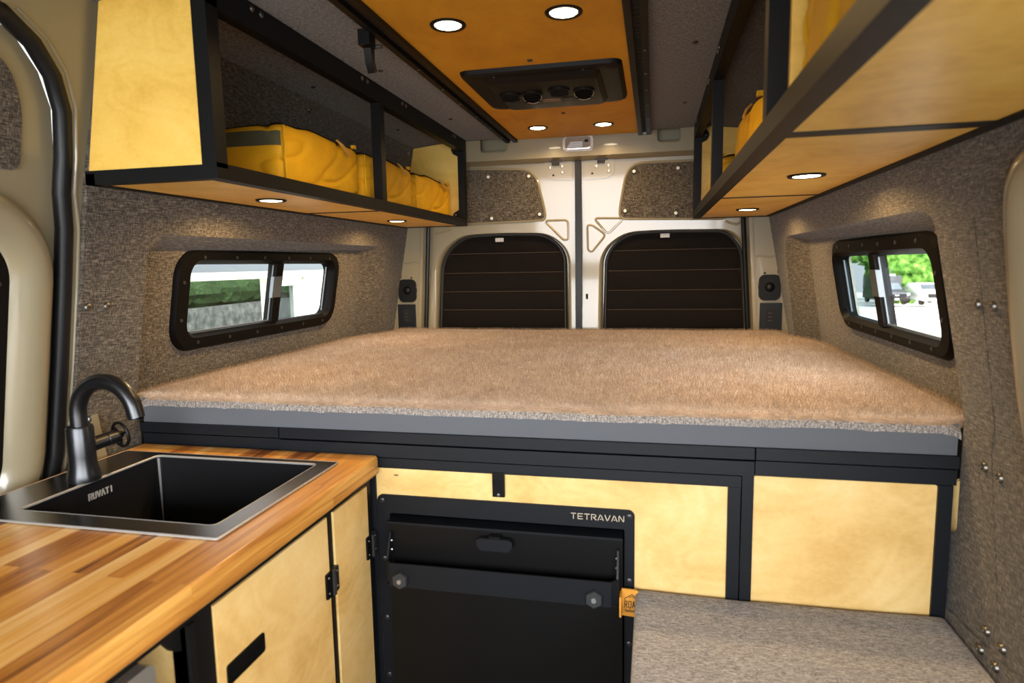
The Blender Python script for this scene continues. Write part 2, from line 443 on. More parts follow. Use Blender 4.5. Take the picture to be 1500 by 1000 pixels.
# outline (y, z) where the cloth of the right pillar ends at the painted body
PILLAR_EDGE = smooth_path([(.60, 1.597), (.80, 1.597), (.93, 1.594), (1.0, 1.582), (1.035, 1.558), (1.054, 1.530), (1.065, 1.493), (1.072, 1.45), (1.084, 1.364), (1.091, 1.286), (1.095, 1.206), (1.085, 1.12), (1.04, 1.02)])
WIN = {-1: dict(o=(1.462, 2.362, 1.215, 1.497), h=(1.522, 2.306, 1.262, 1.456), mull=1.945), 1: dict(o=(1.425, 2.222, 1.222, 1.497), h=(1.474, 2.196, 1.262, 1.447), mull=1.855)}
for side, nm in ((-1, 'left'), (1, 'right')):
    fn = WL(side); fv = WV(side)
    bm = BM()
    y0 = 1.128 if side < 0 else 1.052
    rear = 2.872
    # fabric face with the arch of the window recess cut out
    arch = rpoly([(1.302, 1.10), (1.302, 1.528), (2.66, 1.528), (2.785, 1.10)], [0, .06, .09, 0], 8)
    if side < 0:
        head = [(y0, 1.10)]; tail = [(y0 + .022, 1.978), (y0, 1.62)]
    else:
        head = [(1.08, 1.10)]
        tail = [(-1.0, 1.978), (-1.0, 1.60)] + [p_ for p_ in PILLAR_EDGE if p_[1] > 1.125]
    outer = head + arch + [(2.965, 1.10), (rear - .055 if 0 else 2.862, 1.978)] + tail
    sheet(bm, outer, [], fn, 0, .022)
    # jambs and soffit of the recess, then its back with the window hole
    ia = rpoly([(1.325, 1.08), (1.325, 1.488), (2.545, 1.512), (2.60, 1.08)], [0, .06, .05, 0], 8)
    arch2 = rpoly([(1.302, 1.08), (1.302, 1.528), (2.66, 1.528), (2.79, 1.08)], [0, .06, .09, 0], 8)
    strip(bm, [fn(u, v, 0) for u, v in arch2], [fn(u, v, .06) for u, v in ia], closed=False)
    h = WIN[side]['h']
    hole = rrect(h[0] - .012, h[1] + .012, h[2] - .012, h[3] + .012, .035, 6)
    sheet(bm, ia, [hole], fn, .06, .085)
    # lower pillar in front of the bed
    if side < 0:
        sheet(bm, [(1.135, .05), (1.31, .05), (1.302, ZK), (1.128, ZK)], [], fv, 0, .02)
    else:
        sheet(bm, rpoly([(.60, .05), (1.345, .05), (1.345, .905), (1.303, .925), (1.303, ZK), (1.087, ZK), (1.04, 1.02), (.60, .99)], [0, 0, .008, .012, 0, 0, 0, 0]), [], fv, 0, .02)
        # lower kick strip of the same cloth with its own folded edge above the bench
        bm2 = BM(); sheet(bm2, [(.60, .68), (1.343, .68), (1.343, .764), (1.12, .783), (.60, .82)], [], fv, -.006, .0)
    w = obj('wall_' + nm, bm, M['fabric'])
    tag(w, ('grey heathered fabric wall on the sliding door side, above the sink' if side < 0 else 'grey heathered fabric wall beside the bench cushion'), 'wall', kind='structure')
    if side > 0: obj('kick_strip', bevel(bm2, .003), M['fabric'], w)
    scr = {-1: [(1.14 + .005, 1.365), (1.195, 1.364), (1.933, 1.945), (2.79, 1.945)], 1: [(1.185, 1.362), (1.135, 1.362), (1.93, 1.945), (2.79, 1.945)]}[side]
    for (u, v) in scr: obj('screw', screw_bm(fn, u, v, dome=.006), M['steel'], w)
    low = {-1: [(1.165, 1.112), (1.185, 1.01)], 1: [(1.216, 1.078), (1.166, 1.076), (1.171, .803), (1.120, .803), (1.173, .768), (1.123, .768)]}[side]
    for (u, v) in low: obj('screw', screw_bm(fv, u, v, w=-.006 if v < .77 else 0, dome=.006), M['steel'], w)
    if side > 0:
        # sewn vertical seam on the pillar cloth
        obj('seam', tube(BM(), [fn(1.149 + .0035 * i, 1.60 - i * .04, .001) for i in range(12)] + [fv(1.20 - i * .012, 1.11 - i * .055, .001) for i in range(6)], .0019, 6), M['fabric'], w)
    else:
        obj('metal_strip', bevel(sheet(BM(), [(1.163, .975), (1.200, .975), (1.180, 1.120), (1.163, 1.120)], [], WV(-1), -.006, -.001), .001), M['paint'], w, label='narrow bare beige strip behind the faucet')

    # ------------------------------------------------------------ sliding window
    d = WIN[side]; o, m_ = d['o'], d['mull']
    wn = thing('window_1' if side < 0 else 'window_2', 'black framed sliding window in the ' + ('left' if side < 0 else 'right') + ' recess, looking out on ' + ('a hedge' if side < 0 else 'parked cars and trees'), 'window', fn((o[0] + o[1]) / 2, o[2], .06), kind='structure')
    bm = BM()
    O = rrect(*o, .075, 8); O2 = rrect(o[0] + .008, o[1] - .008, o[2] + .008, o[3] - .008, .068, 8)
    H = rrect(*h, .035, 8); H2 = rrect(h[0] - .012, h[1] + .012, h[2] - .012, h[3] + .012, .045, 8)
    strip(bm, [fn(u, v, .06) for u, v in O], [fn(u, v, .047) for u, v in O2])
    strip(bm, [fn(u, v, .047) for u, v in O2], [fn(u, v, .044) for u, v in H2])
    strip(bm, [fn(u, v, .044) for u, v in H2], [fn(u, v, .062) for u, v in H])
    strip(bm, [fn(u, v, .062) for u, v in H], [fn(u, v, .088) for u, v in H])
    strip(bm, [fn(u, v, .088) for u, v in H], [fn(u, v, .088) for u, v in O])
    strip(bm, [fn(u, v, .088) for u, v in O], [fn(u, v, .06) for u, v in O])
    obj('window_frame', bm, M['window_black'], wn)
    obj('mullion', bevel(sheet(BM(), [(m_ - .02, h[2] - .002), (m_ + .022, h[2] - .002), (m_ + .022, h[3] + .002), (m_ - .02, h[3] + .002)], [], fn, .052, .084), .003), M['window_black'], wn)
    # slim pale runner along the sill and the sash edge
    t_ = -1 if side < 0 else 1
    ru = (m_ - .012, h[0] + .02) if side < 0 else (m_ - .02, h[0] + .02)
    bm = tube(BM(), [fn(ru[0], h[2] + .005, .062), fn(ru[1], h[2] + .005, .062)], .0026, 6)
    obj('sash_runner', bm, M['alu'], wn)
    bm = tube(BM(), [fn(m_ - .023, h[2] + .004, .063), fn(m_ - .023, h[3] - .004, .063)], .0028, 6)
    tube(bm, [fn(h[1] - .008, h[2] + .012, .074), fn(h[1] - .008, h[3] - .012, .074)], .003, 6)
    obj('sash_edge', bm, M['alu'], wn)
    lz = (h[2] + h[3]) / 2 + .02
    bm = bevel(sheet(BM(), [(m_ - .038, lz - .035), (m_ + .012, lz - .035), (m_ + .012, lz + .035), (m_ - .038, lz + .035)], [], fn, .046, .058), .003)
    lt = obj('window_latch', bm, M['alu'], wn, label='pale grey latch plate')
    obj('pane', sheet(BM(), rrect(h[0], m_, h[2], h[3], .03, 5), [], fn, .066, .069), M['glass'], wn)
    obj('pane', sheet(BM(), rrect(m_, h[1], h[2], h[3], .03, 5), [], fn, .075, .078), M['glass_tint'] if side > 0 else M['glass'], wn)
    # frame screws
    for k in range(6):
        u = o[0] + .10 + k * (o[1] - o[0] - .2) / 5
        for v in (o[2] + .022, o[3] - .022):
            obj('frame_screw', screw_bm(fn, u, v, .005, .045, .002), M['bolt_dark'], wn)
    for v in (o[2] + .09, o[3] - .09):
        obj('frame_screw', screw_bm(fn, o[0] + .026, v, .005, .045, .002), M['bolt_dark'], wn)

# outer skin behind the fabric closes the van shell (beige metal), with window openings
for side, nm in ((-1, 'left'), (1, 'right')):
    fn = WL(side); h = WIN[side]['o']
    bm = BM()
    hole = rrect(h[0] + .01, h[1] - .01, h[2] + .01, h[3] - .01, .06, 6)
    sheet(bm, [(1.15, .05), (3.02, .05), (3.02, 2.06), (1.15, 2.06)], [hole], fn, .095, .102)
    k = obj('trim_1' if side < 0 else 'trim_2', bm, M['paint'])
    tag(k, 'beige metal outer skin around the ' + nm + ' sliding window', 'van body', kind='structure')

# front part of the shell behind the camera: side walls up to the cab opening
bm = BM()
sheet(bm, [(-1.0, .05), (1.06, .05), (1.06, 2.03), (-1.0, 2.03)], [rrect(-.85, .20, 1.04, 1.58, .08)], lambda u, v, w: Vector((.96 - .10 * max(0, v - ZK) + w, u, v)), 0, .02)  # window hole out of view, added to let daylight in from the right
tag(obj('trim_3', bm, M['paint']), 'beige metal side wall forward of the bench', 'van body', kind='structure')
bm = BM(); box(bm, -1.0, 1.0, -1.0, 3.02, 2.03, 2.06); box(bm, -1.0, 1.0, 3.01, 3.02, .05, 2.06); box(bm, -1.0, 1.0, 2.955, 3.02, 1.93, 2.03)
for s_ in (-1, 1): box(bm, min(s_ * .955, s_ * 1.05), max(s_ * .955, s_ * 1.05), 1.0, 3.02, .05, 1.09); box(bm, min(s_ * .80, s_ * 1.0), max(s_ * .80, s_ * 1.0), 2.93, 3.02, 1.0, 2.03)
tag(obj('trim_4', bm, M['paint']), 'metal roof skin above the ceiling lining', 'van body', kind='structure')
bm = BM(); box(bm, -1.0, 1.0, -1.02, -1.0, .05, .98); box(bm, -1.0, 1.0, -1.02, -1.0, 1.74, 2.03)
tag(obj('wall_front', bm, M['fabric']), 'front partition under and over the cab opening', 'wall', kind='structure')

# rounded beige body return at the far right, following the curved edge of the fabric pillar
bm = BM()
loops = []
for k_, (off, w_) in enumerate([(0, .008), (.004, -.004), (.014, -.011), (.028, -.012), (.045, -.006), (.065, .010), (.085, .035)]):
    row = []
    n_ = len(PILLAR_EDGE)
    for q in range(n_):
        a_, b_ = Vector(PILLAR_EDGE[max(q - 1, 0)]), Vector(PILLAR_EDGE[min(q + 1, n_ - 1)])
        t_ = (b_ - a_).normalized(); nn = Vector((t_.y, -t_.x))
        p_ = Vector(PILLAR_EDGE[q]) + nn * off
        row.append((WV(1) if p_.y < ZK else WL(1))(p_.x, p_.y, w_))
    loops.append(row)
for a, b in zip(loops, loops[1:]): strip(bm, a, b, closed=False)
tag(obj('trim_5', bm, M['paint'], None, smooth=80), 'glossy rounded beige body edge at the right end of the fabric pillar', 'van body', kind='structure')

# ceiling lining: fabric flat in the middle, dropping to the walls
bm = BM()
prof = [(-.80, 1.966), (-.744, 1.977), (-.52, 2.0), (.52, 2.0), (.744, 1.977), (.80, 1.966)]
strip(bm, [(x, -1.0, z) for x, z in prof], [(x, 2.865, z) for x, z in prof], closed=False)
strip(bm, [(x, -1.0, z + .012) for x, z in prof], [(x, 2.868, z + .012) for x, z in prof], closed=False)
strip(bm, [(x, 2.868, z) for x, z in prof], [(x, 2.868, z + .012) for x, z in prof], closed=False)
ceil = obj('ceiling', bm, M['fabric_ceiling'])
tag(ceil, 'grey fabric ceiling lining either side of the plywood panel', 'ceiling', kind='structure')
fc = lambda u, v, w: Vector((u, v, 2.0 + w))
for (x, y) in ((-.434, 1.787), (-.431, 2.426), (.436, 1.781), (.44, 2.425), (-.434, 1.15)):
    obj('screw', screw_bm(fc, x, y, .008, 0, .004), M['bolt_dark'], ceil)
fs = lambda u, v, w: Vector((u, v, 2.0 - (abs(u) - .52) * .1027 + w))
for (x, y) in ((-.674, 1.833), (-.669, 2.479)):
    obj('screw', screw_bm(fs, x, y, .008, 0, .004), M['bolt_dark'], ceil)

# plywood ceiling panel and its two slotted rails
pl = thing('ceiling_panel', 'birch plywood ceiling panel toned amber for the dim light, holding the air unit', 'ceiling panel', (0, 1.0, 1.99), kind='structure')
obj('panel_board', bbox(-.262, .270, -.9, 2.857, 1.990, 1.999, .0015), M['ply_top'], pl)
for (x, y) in ((.004, 1.778), (.008, 2.41)):
    obj('screw', screw_bm(lambda u, v, w: Vector((u, v, 1.99 + w)), x, y, .008, 0, .004), M['bolt_dark'], pl)
for x0, x1, lab in ((-.312, -.260, 'black slotted track rail along the left edge of the plywood ceiling'), (.268, .320, 'black slotted track rail along the right edge of the plywood ceiling')):
    t = thing('track_rail', lab, 'rail', ((x0 + x1) / 2, 1.0, 1.985), group='ceiling track rails')
    xm = (x0 + x1) / 2
    bm = BM()
    box(bm, x0, x0 + .017, -.9, 2.86, 1.978, 1.9995); box(bm, x1 - .017, x1, -.9, 2.86, 1.978, 1.9995); box(bm, x0 + .017, x1 - .017, -.9, 2.86, 1.990, 1.9995)
    obj('rail_body', bm, M['black'], t)
    bm = BM()
    for k in range(62):
        y = 1.15 + k * .0275
        lathe(bm, [(0, -.0008), (.0065, -.0008), (.0065, .004)], (xm, y, 1.9895), n=10)
    so = obj('slot_row', bm, M['gap'], t)
    for y in (1.74, 1.95, 2.13, 2.33, 2.53, 2.73):
        obj('screw', screw_bm(lambda u, v, w: Vector((u, v, 1.978 + w)), x1 - .010 if x0 > 0 else x0 + .010, y, .0045, 0, .002), M['steel'], t)
    obj('end_stud', lathe(BM(), [(.006, 0), (.006, .006), (0, .007)], (xm, 2.861, 1.984), axis='y', n=10), M['steel'], t)

# buckle clip hanging on the left track rail
t = thing('hanging_clip', 'small black buckle clip hanging from the left ceiling rail', 'clip', (-.318, 1.46, 1.978))
obj('clip_body', bbox(-.334, -.306, 1.432, 1.466, 1.950, 1.985, .004), M['black_gloss'], t)
obj('clip_hook', bevel(sheet(BM(), [(1.455, 1.958), (1.478, 1.958), (1.478, 1.925), (1.488, 1.905), (1.476, 1.898), (1.462, 1.918)], [], lambda u, v, w: Vector((-.332 + w, u, v)), 0, .018), .002), M['black_gloss'], t)
obj('clip_pin', tube(BM(), [(-.33, 1.47, 1.955), (-.292, 1.47, 1.955)], .005, 8), M['bolt_dark'], t)

# ------------------------------------------------------------------ rear body: header, pillars, doors
bk = thing('wall_back', 'beige painted rear body frame around the two back doors', 'wall', (0, 2.87, 1.14), kind='structure')
fh = lambda u, v, w: Vector((u, 2.87 + w + .03 * max(0, (1.93 - v)) , v))
pocket = []
outer = [(-.78, 1.907), (.78, 1.907), (.76, 2.0), (.443, 2.0)] + rpoly([(.443, 1.999), (.443, 1.945), (.345, 1.945), (.345, 1.999)], [0, .022, .022, 0], 5)[0:] + [(-.309, 2.0)] + rpoly([(-.309, 1.999), (-.309, 1.943), (-.436, 1.943), (-.436, 1.999)], [0, .012, .03, 0], 5) + [(-.76, 2.0)]
bm = BM(); sheet(bm, outer, [], fh, 0, .006)
# underside of the header going back to the doors
strip(bm, [fh(-.78, 1.907, 0), fh(.78, 1.907, 0)], [Vector((-.78, 2.94, 1.892)), Vector((.78, 2.94, 1.892))], closed=False)
obj('header', bevel(bm, .002) if 0 else bm, M['paint'], bk)
for a, b, z in ((-.436, -.309, 1.943), (.345, .443, 1.945)):
    bm = BM(); box(bm, a - .02, b + .02, 2.948, 2.953, z - .03, 2.0); box(bm, a - .02, b + .02, 2.886, 2.95, z - .012, z - .006); box(bm, a - .02, a - .012, 2.886, 2.95, z - .012, 2.0); box(bm, b + .012, b + .02, 2.886, 2.95, z - .012, 2.0)
    tube(bm, [(a - .01, 2.935, z + .018), (b + .01, 2.935, z + .018)], .004, 8)
    obj('header_pocket', bm, M['paint'], bk)
    bm = tube(BM(), [fh(u, v, -.001) for u, v in rpoly([(b, 1.998), (b, z), (a, z), (a, 1.998)], [0, .022, .022, 0], 5)], .003, 6)
    obj('pocket_lip', bm, M['paint'], bk)
# pillars left and right with pressed details
for s in (-1, 1):
    bm = BM()
    fp = lambda u, v, w: Vector((s * u, 2.90 + w, v))
    o_ = [(.770, 1.0), (.925, 1.0), (.795, 2.0), (.705, 2.0)]
    sheet(bm, o_, [], fp, 0, .01)
    # return face going back to the door seal
    strip(bm, [fp(.770, 1.0, 0), fp(.705, 2.0, 0)], [fp(.745, 1.0, .06), fp(.690, 2.0, .06)], closed=False)
    pil = obj('pillar', bm, M['paint'], bk)
    def edge(z): return .770 - .065 * (z - 1.0), .925 - .13 * (z - 1.0)
    def pp(t, z):
        a, b = edge(z); return fp(a + (b - a) * t, z, -.001)
    obj('pressed_rib', tube(BM(), [pp(.15, 1.455), pp(.35, 1.46), pp(.6, 1.452), pp(.9, 1.46)], .004, 6), M['paint'], bk)
    obj('pressed_rib', tube(BM(), [pp(.12, 1.34), pp(.4, 1.345), pp(.42, 1.365), pp(.78, 1.365), pp(.9, 1.40), pp(.9, 1.43)], .004, 6), M['paint'], bk)
    obj('pressed_rib', tube(BM(), [pp(.16, 1.68), pp(.12, 1.44), pp(.1, 1.2)], .003, 6), M['paint'], bk)
    for (tt, z, hw, hh) in ((.25, 1.325, .008, .009), (.62, 1.33, .008, .009), (.86, 1.395, .005, .016), (.42, 1.385, .004, .004)):
        c = pp(tt, z)
        obj('body_slot', box(BM(), c.x - hw, c.x + hw, c.y - .002, c.y + .004, z - hh, z + hh), M['gap'], bk)
    # rubber weatherstrip between pillar and door
    obj('weatherstrip', tube(BM(), [(s * .752, 2.925, 1.0), (s * .730, 2.915, 1.30), (s * .708, 2.905, 1.62), (s * .69, 2.90, 1.90)], .010, 8), M['rubber'], bk)

def door_lean(z):            # the door skin is slightly barrelled: leaning out low down, in above the glass line
    if z <= 1.40: return -.06 * (z - 1.40)
    if z >= 1.66: return .00194 + .075 * (z - 1.66)
    t_ = z - 1.40
    return -.06 * t_ + .2595 * t_ * t_
def DF(u, v, w): return Vector((u, 2.95 - door_lean(v) - w, v))       # inner door skin; w towards the bed
LC = rpoly([(-.697, .95), (-.052, .95), (-.052, 1.42), (-.100, 1.578), (-.62, 1.582), (-.668, 1.48)][0:2] + [(-.060, 1.50), (-.150, 1.577), (-.378, 1.584), (-.565, 1.577), (-.672, 1.48)], [0, 0, .06, .07, .1, .07, .07], 6)
RC = rpoly([(.106, .95), (.752, .95), (.722, 1.49), (.655, 1.572), (.373, 1.577), (.215, 1.572), (.117, 1.49)], [0, 0, .07, .06, .1, .07, .07], 6)
def inset(poly, d):
    cx = sum(p[0] for p in poly) / len(poly); cy = sum(p[1] for p in poly) / len(poly)
    sx = max(p[0] for p in poly) - min(p[0] for p in poly); sy = max(p[1] for p in poly) - min(p[1] for p in poly)
    return [(cx + (p[0] - cx) * (1 - 2 * d / sx), cy + (p[1] - cy) * (1 - 2 * d / sy)) for p in poly]
FABL = rpoly([(-.640, 1.885), (-.640, 1.637), (-.157, 1.645), (-.160, 1.69), (-.200, 1.862)], [.03, .03, .03, .04, .07], 6)
FABR = rpoly([(.190, 1.640), (.640, 1.626), (.640, 1.865), (.225, 1.868), (.192, 1.69)], [.04, .03, .03, .07, .05], 6)
TRI = {-1: [[(-.158, 1.638), (-.048, 1.638), (-.048, 1.550), (-.070, 1.548)]], 1: [[(.070, 1.642), (.205, 1.638), (.132, 1.568)], [(.040, 1.612), (.062, 1.612), (.124, 1.566), (.060, 1.490), (.042, 1.50)]]}
for s, nm, cov, fab, xr in ((-1, 'door_1', LC, FABL, (-.735, -.014)), (1, 'door_2', RC, FABR, (.016, .742))):
    d = thing(nm, 'glossy beige rear door ' + ('left of the centre seal' if s < 0 else 'right of the centre seal') + ', with a fabric insert and blacked-out window', 'van door', (sum(xr) / 2, 2.95, 1.0), kind='structure')
    hole = inset(cov, -.006)
    lip = inset(cov, -.024)
    bm = BM()
    outer = rpoly([(xr[0] - (.03 if s < 0 else 0), .90), (xr[1] + (.03 if s > 0 else 0), .90), (xr[1], 1.915), (xr[0], 1.915)], [0, 0, .03, .03])
    if s < 0: outer = rpoly([(-.765, .90), (-.014, .90), (-.014, 1.915), (-.70, 1.915)], [0, 0, .02, .03])
    else: outer = rpoly([(.016, .90), (.785, .90), (.70, 1.915), (.016, 1.915)], [0, 0, .03, .02])
    sheet(bm, outer, [lip], lambda u, v, w: Vector((u, w, v)), 0)
    for q_ in range(30):
        bmesh.ops.bisect_plane(bm, geom=bm.verts[:] + bm.edges[:] + bm.faces[:], plane_co=(0, 0, 1.395 + q_ * .01), plane_no=(0, 0, 1))
    for v_ in bm.verts: v_.co = DF(v_.co.x, v_.co.z, 0)
    obj('door_skin', bm, M['paint'], d, smooth=50)
    bm = BM()
    strip(bm, [DF(u, v, 0) for u, v in lip], [DF(u, v, -.005) for u, v in inset(cov, -.016)])
    strip(bm, [DF(u, v, -.005) for u, v in inset(cov, -.016)], [DF(u, v, -.016) for u, v in inset(cov, -.009)])
    strip(bm, [DF(u, v, -.016) for u, v in inset(cov, -.009)], [DF(u, v, -.045) for u, v in hole])
    obj('window_lip', bm, M['paint'], d, smooth=60)
    obj('outer_skin', sheet(BM(), [(p[0], p[1]) for p in outer], [], lambda u, v, w: Vector((u, 3.0 - w, v)), 0, -.004), M['paint'], d)
    # fabric insert, its rolled border, push pins
    obj('fabric_insert', bevel(sheet(BM(), fab, [], DF, .006, .0), .002), M['fabric'], d)
    obj('insert_border', tube(BM(), [DF(u, v, .001) for u, v in inset(fab, -.006)], .0055, 8, closed=True), M['paint'], d)
    pins = [(-.415, 1.844), (-.224, 1.839), (-.178, 1.667), (-.406, 1.656)] if s < 0 else [(.249, 1.838), (.437, 1.843), (.210, 1.669), (.430, 1.652)]
    for (u, v) in pins:
        p = obj('push_pin', lathe(BM(), [(.011, 0), (.011, .003), (.009, .0042), (0, .0042)], DF(u, v, .006), n=16, frame=(Vector((1, 0, 0)), Vector((0, 0, 1)), Vector((0, -1, 0)))), M['bolt_dark'], d)
        obj('pin_head', lathe(BM(), [(.0075, .004), (.0068, .0065), (.003, .007), (.0025, .0055), (0, .0055)], DF(u, v, .006), n=14, frame=(Vector((1, 0, 0)), Vector((0, 0, 1)), Vector((0, -1, 0)))), M['white'], p)
    for tr in TRI[s]:
        obj('pressed_rib', tube(BM(), [DF(u, v, -.0015) for u, v in rpoly(tr, .02, 5)], .0055, 8, closed=True), M['paint'], d)
    u0 = -.099 if s < 0 else .105
    # reinforcement plate with bolts under the header, striker and seal catch
    pp_ = rpoly([(u0 - .055, 1.90), (u0 - .052, 1.822), (u0 + .075, 1.812), (u0 + .075, 1.90)], [0, .03, .008, 0]) if s < 0 else rpoly([(u0 - .075, 1.90), (u0 - .075, 1.812), (u0 + .028, 1.815), (u0 + .058, 1.835), (u0 + .058, 1.90)], [0, .008, .02, .02, 0])
    obj('reinforcement_plate', bevel(sheet(BM(), pp_, [], DF, .005, 0), .003), M['paint'], d)
    for (du, v) in ((-.028, 1.872), (.028, 1.876), (.03, 1.848)) if s < 0 else ((-.022, 1.868), (.033, 1.87), (.033, 1.845)):
        obj('bolt', screw_bm(lambda a, b, c_: DF(a, b, -c_), u0 + du, v, .0075, -.005, .004), M['silver'], d)
    obj('drain_hole', lathe(BM(), [(.005, .0056), (0, .0056)], DF(u0 - .012 if s < 0 else u0 - .04, 1.838, 0), n=10, frame=(Vector((1, 0, 0)), Vector((0, 0, 1)), Vector((0, -1, 0)))), M['gap'], d)
    c = DF(u0, 1.898, .010)
    obj('striker_plate', bbox(c.x - .028, c.x + .028, c.y - .008, c.y + .01, 1.894, 1.900, .002), M['bolt_dark'], d)
    obj('striker', bevel(box(BM(), c.x - .016, c.x + .016, c.y - .012, c.y + .008, 1.880, 1.8935), .005, 3), M['black_gloss'], d)
    if s > 0: obj('key_slot', box(BM(), .033, .043, DF(.038, 1.29, .002).y, DF(.038, 1.29, -.004).y, 1.276, 1.300), M['gap'], d)
    if s > 0: obj('pressed_rib', tube(BM(), [DF(.640, 1.612, 0), DF(.665, 1.600, 0), DF(.690, 1.596, 0), DF(.705, 1.606, 0), DF(.710, 1.63, 0)], .005, 8), M['paint'], d)
    else: obj('pressed_rib', tube(BM(), [DF(-.690, 1.590, 0), DF(-.66, 1.598, 0), DF(-.61, 1.615, 0)], .005, 8), M['paint'], d)

    # insulated cover filling the window
    cv = thing('window_cover', 'black quilted window cover filling the ' + ('left' if s < 0 else 'right') + ' rear door window', 'window cover', (((cov[0][0] + cov[1][0]) / 2), 2.96, 1.0), group='quilted rear window covers')
    zl = (1.137, 1.225, 1.313, 1.402, 1.494)
    # puffed face: columns x rows following the outline between the stitch lines
    def span(v):
        lo = hi = None
        n = len(cov)
        for i in range(n):
            (ua, va), (ub, vb) = cov[i], cov[(i + 1) % n]
            if (va - v) * (vb - v) <= 0 and abs(va - vb) > 1e-9:
                u = ua + (ub - ua) * (v - va) / (vb - va)
                lo = u if lo is None else min(lo, u); hi = u if hi is None else max(hi, u)
        return lo, hi
    bm = BM(); rows = []
    top = max(p[1] for p in cov) - .0015
    vs = []
    zz = [.96, 1.05] + list(zl) + [top]
    for a, b in zip(zz, zz[1:]):
        for k in range(10): vs.append((a + (b - a) * k / 10, k / 10))
    vs.append((top, 0))
    random.seed(3 + s)
    for v, t in vs:
        lo, hi = span(v)
        row = []
        for i in range(41):
            u = lo + (hi - lo) * i / 40
            q = noise.noise(Vector((u * 9 + s * 7, v * 4 + u * 5, s))) * .005 + noise.noise(Vector((u * 16 + v * 9, v * 12 - u * 6, 3 + s))) * .0022
            puff = .0045 * math.sin(PI * t) ** .6 if t > 0 else 0
            ed = min(1, min(u - lo, hi - u) / .02 + .05)
            row.append(DF(u, v, -.034 + puff * ed + q * ed * (1 if t > 0 else .2)))
        rows.append(row)
    for a, b in zip(rows, rows[1:]): strip(bm, a, b, closed=False)
    obj('quilted_panel', bm, M['quilt'], cv, smooth=80)
    obj('binding', tube(BM(), [DF(u, v, -.030) for u, v in inset(cov, .010)], .0075, 8, closed=True), M['quilt_edge'], cv)
    for z in zl:
        lo, hi = span(z)
        obj('stitch_line', tube(BM(), [DF(lo + .012 + (hi - lo - .024) * i / 12, z, -.0325) for i in range(13)], .0010, 5), M['stitch'], cv)
    ux = -.378 if s < 0 else .385
    obj('brand_label', bevel(sheet(BM(), [(ux - .020, 1.548), (ux + .020, 1.548), (ux + .020, 1.566), (ux - .020, 1.566)], [], DF, -.018, -.022), .001), M['logo_grey'], cv, label='small pale woven label')

# centre rubber seal between the doors
t = obj('door_seal', bevel(box(BM(), -.012, .015, 2.895, 2.948, .95, 1.895), .004), M['rubber'])
for v in t.data.vertices: v.co.y = (2.952 if v.co.y > 2.92 else 2.938) - door_lean(v.co.z)
tag(t, 'black ribbed rubber seal running down between the two rear doors', 'door seal')
# dome lamp on the header
t = thing('dome_lamp', 'clear oblong dome lamp on the beige header above the rear doors', 'lamp', (.010, 2.868, 1.966))
f2 = lambda u, v, w: Vector((u, 2.870 - w, v))
obj('lamp_base', bevel(sheet(BM(), rrect(-.058, .076, 1.930, 1.992, .018), [], f2, .008, 0), .002), M['chrome'], t)
obj('lamp_lens', bevel(sheet(BM(), rrect(-.046, .064, 1.938, 1.986, .012), [], f2, .018, .006), .006, 3), M['dome'], t)
bm = BM()
for k in range(5): tube(bm, [f2(-.036 + k * .003, 1.944 + k * .005, .0185), f2(.030, 1.944 + k * .005, .0185)], .0012, 5)
obj('lens_ribs', bm, M['silver'], t)
obj('switch', bevel(box(BM(), .040, .056, 2.846, 2.854, 1.960, 1.972), .003), M['black_gloss'], t)

# speakers and socket plates on the rear pillars
for s in (-1, 1):
    t = thing('speaker', 'round-cornered black speaker grille on the ' + ('left' if s < 0 else 'right') + ' rear pillar above the socket plate', 'speaker', (s * .815, 2.90, 1.32), group='pillar speakers')
    fp = lambda u, v, w: Vector((s * u, 2.899 - w, v))
    obj('speaker_plate', bevel(sheet(BM(), rrect(.776, .864, 1.268, 1.378, .026), [], fp, .010, 0), .004, 2), M['black'], t)
    obj('speaker_cone', lathe(BM(), [(.020, 0), (.017, .006), (.010, .010), (0, .011)], (s * .820, 2.889, 1.325), n=20, frame=(Vector((1, 0, 0)), Vector((0, 0, 1)), Vector((0, -1, 0)))), M['black_gloss'], t)
    obj('speaker_tab', box(BM(), s * .820 - .012, s * .820 + .012, 2.886, 2.890, 1.352, 1.358), M['black_gloss'], t)
    obj('speaker_tab', box(BM(), s * .820 - .005, s * .820 + .005, 2.886, 2.890, 1.296, 1.302), M['black_gloss'], t)
    t = thing('socket_plate', 'flat black socket plate on the ' + ('left' if s < 0 else 'right') + ' rear pillar, just above the bed', 'socket', (s * .83, 2.90, 1.20), group='pillar socket plates')
    obj('face_plate', bevel(sheet(BM(), rrect(.783, .872, 1.140, 1.258, .003), [], fp, .008, 0), .0015), M['black_soft'], t)
    obj('socket', bevel(sheet(BM(), rrect(.808, .844, 1.172, 1.232, .003), [], fp, .011, .004), .001), M['gap'], t)
    bm = BM()
    for k in range(3): box(bm, s * .826 - .010, s * .826 + .006, 2.8865, 2.889, 1.180 + k * .016, 1.184 + k * .016)
    obj('socket_contacts', bm, M['bolt_dark'], t)

# ------------------------------------------------------------------ sliding door at the far left
fn = WL(-1)
d3 = thing('door_3', 'beige sliding side door with a rounded window surround, left of the fabric pillar', 'van door', (-.95, .6, .9), kind='structure')
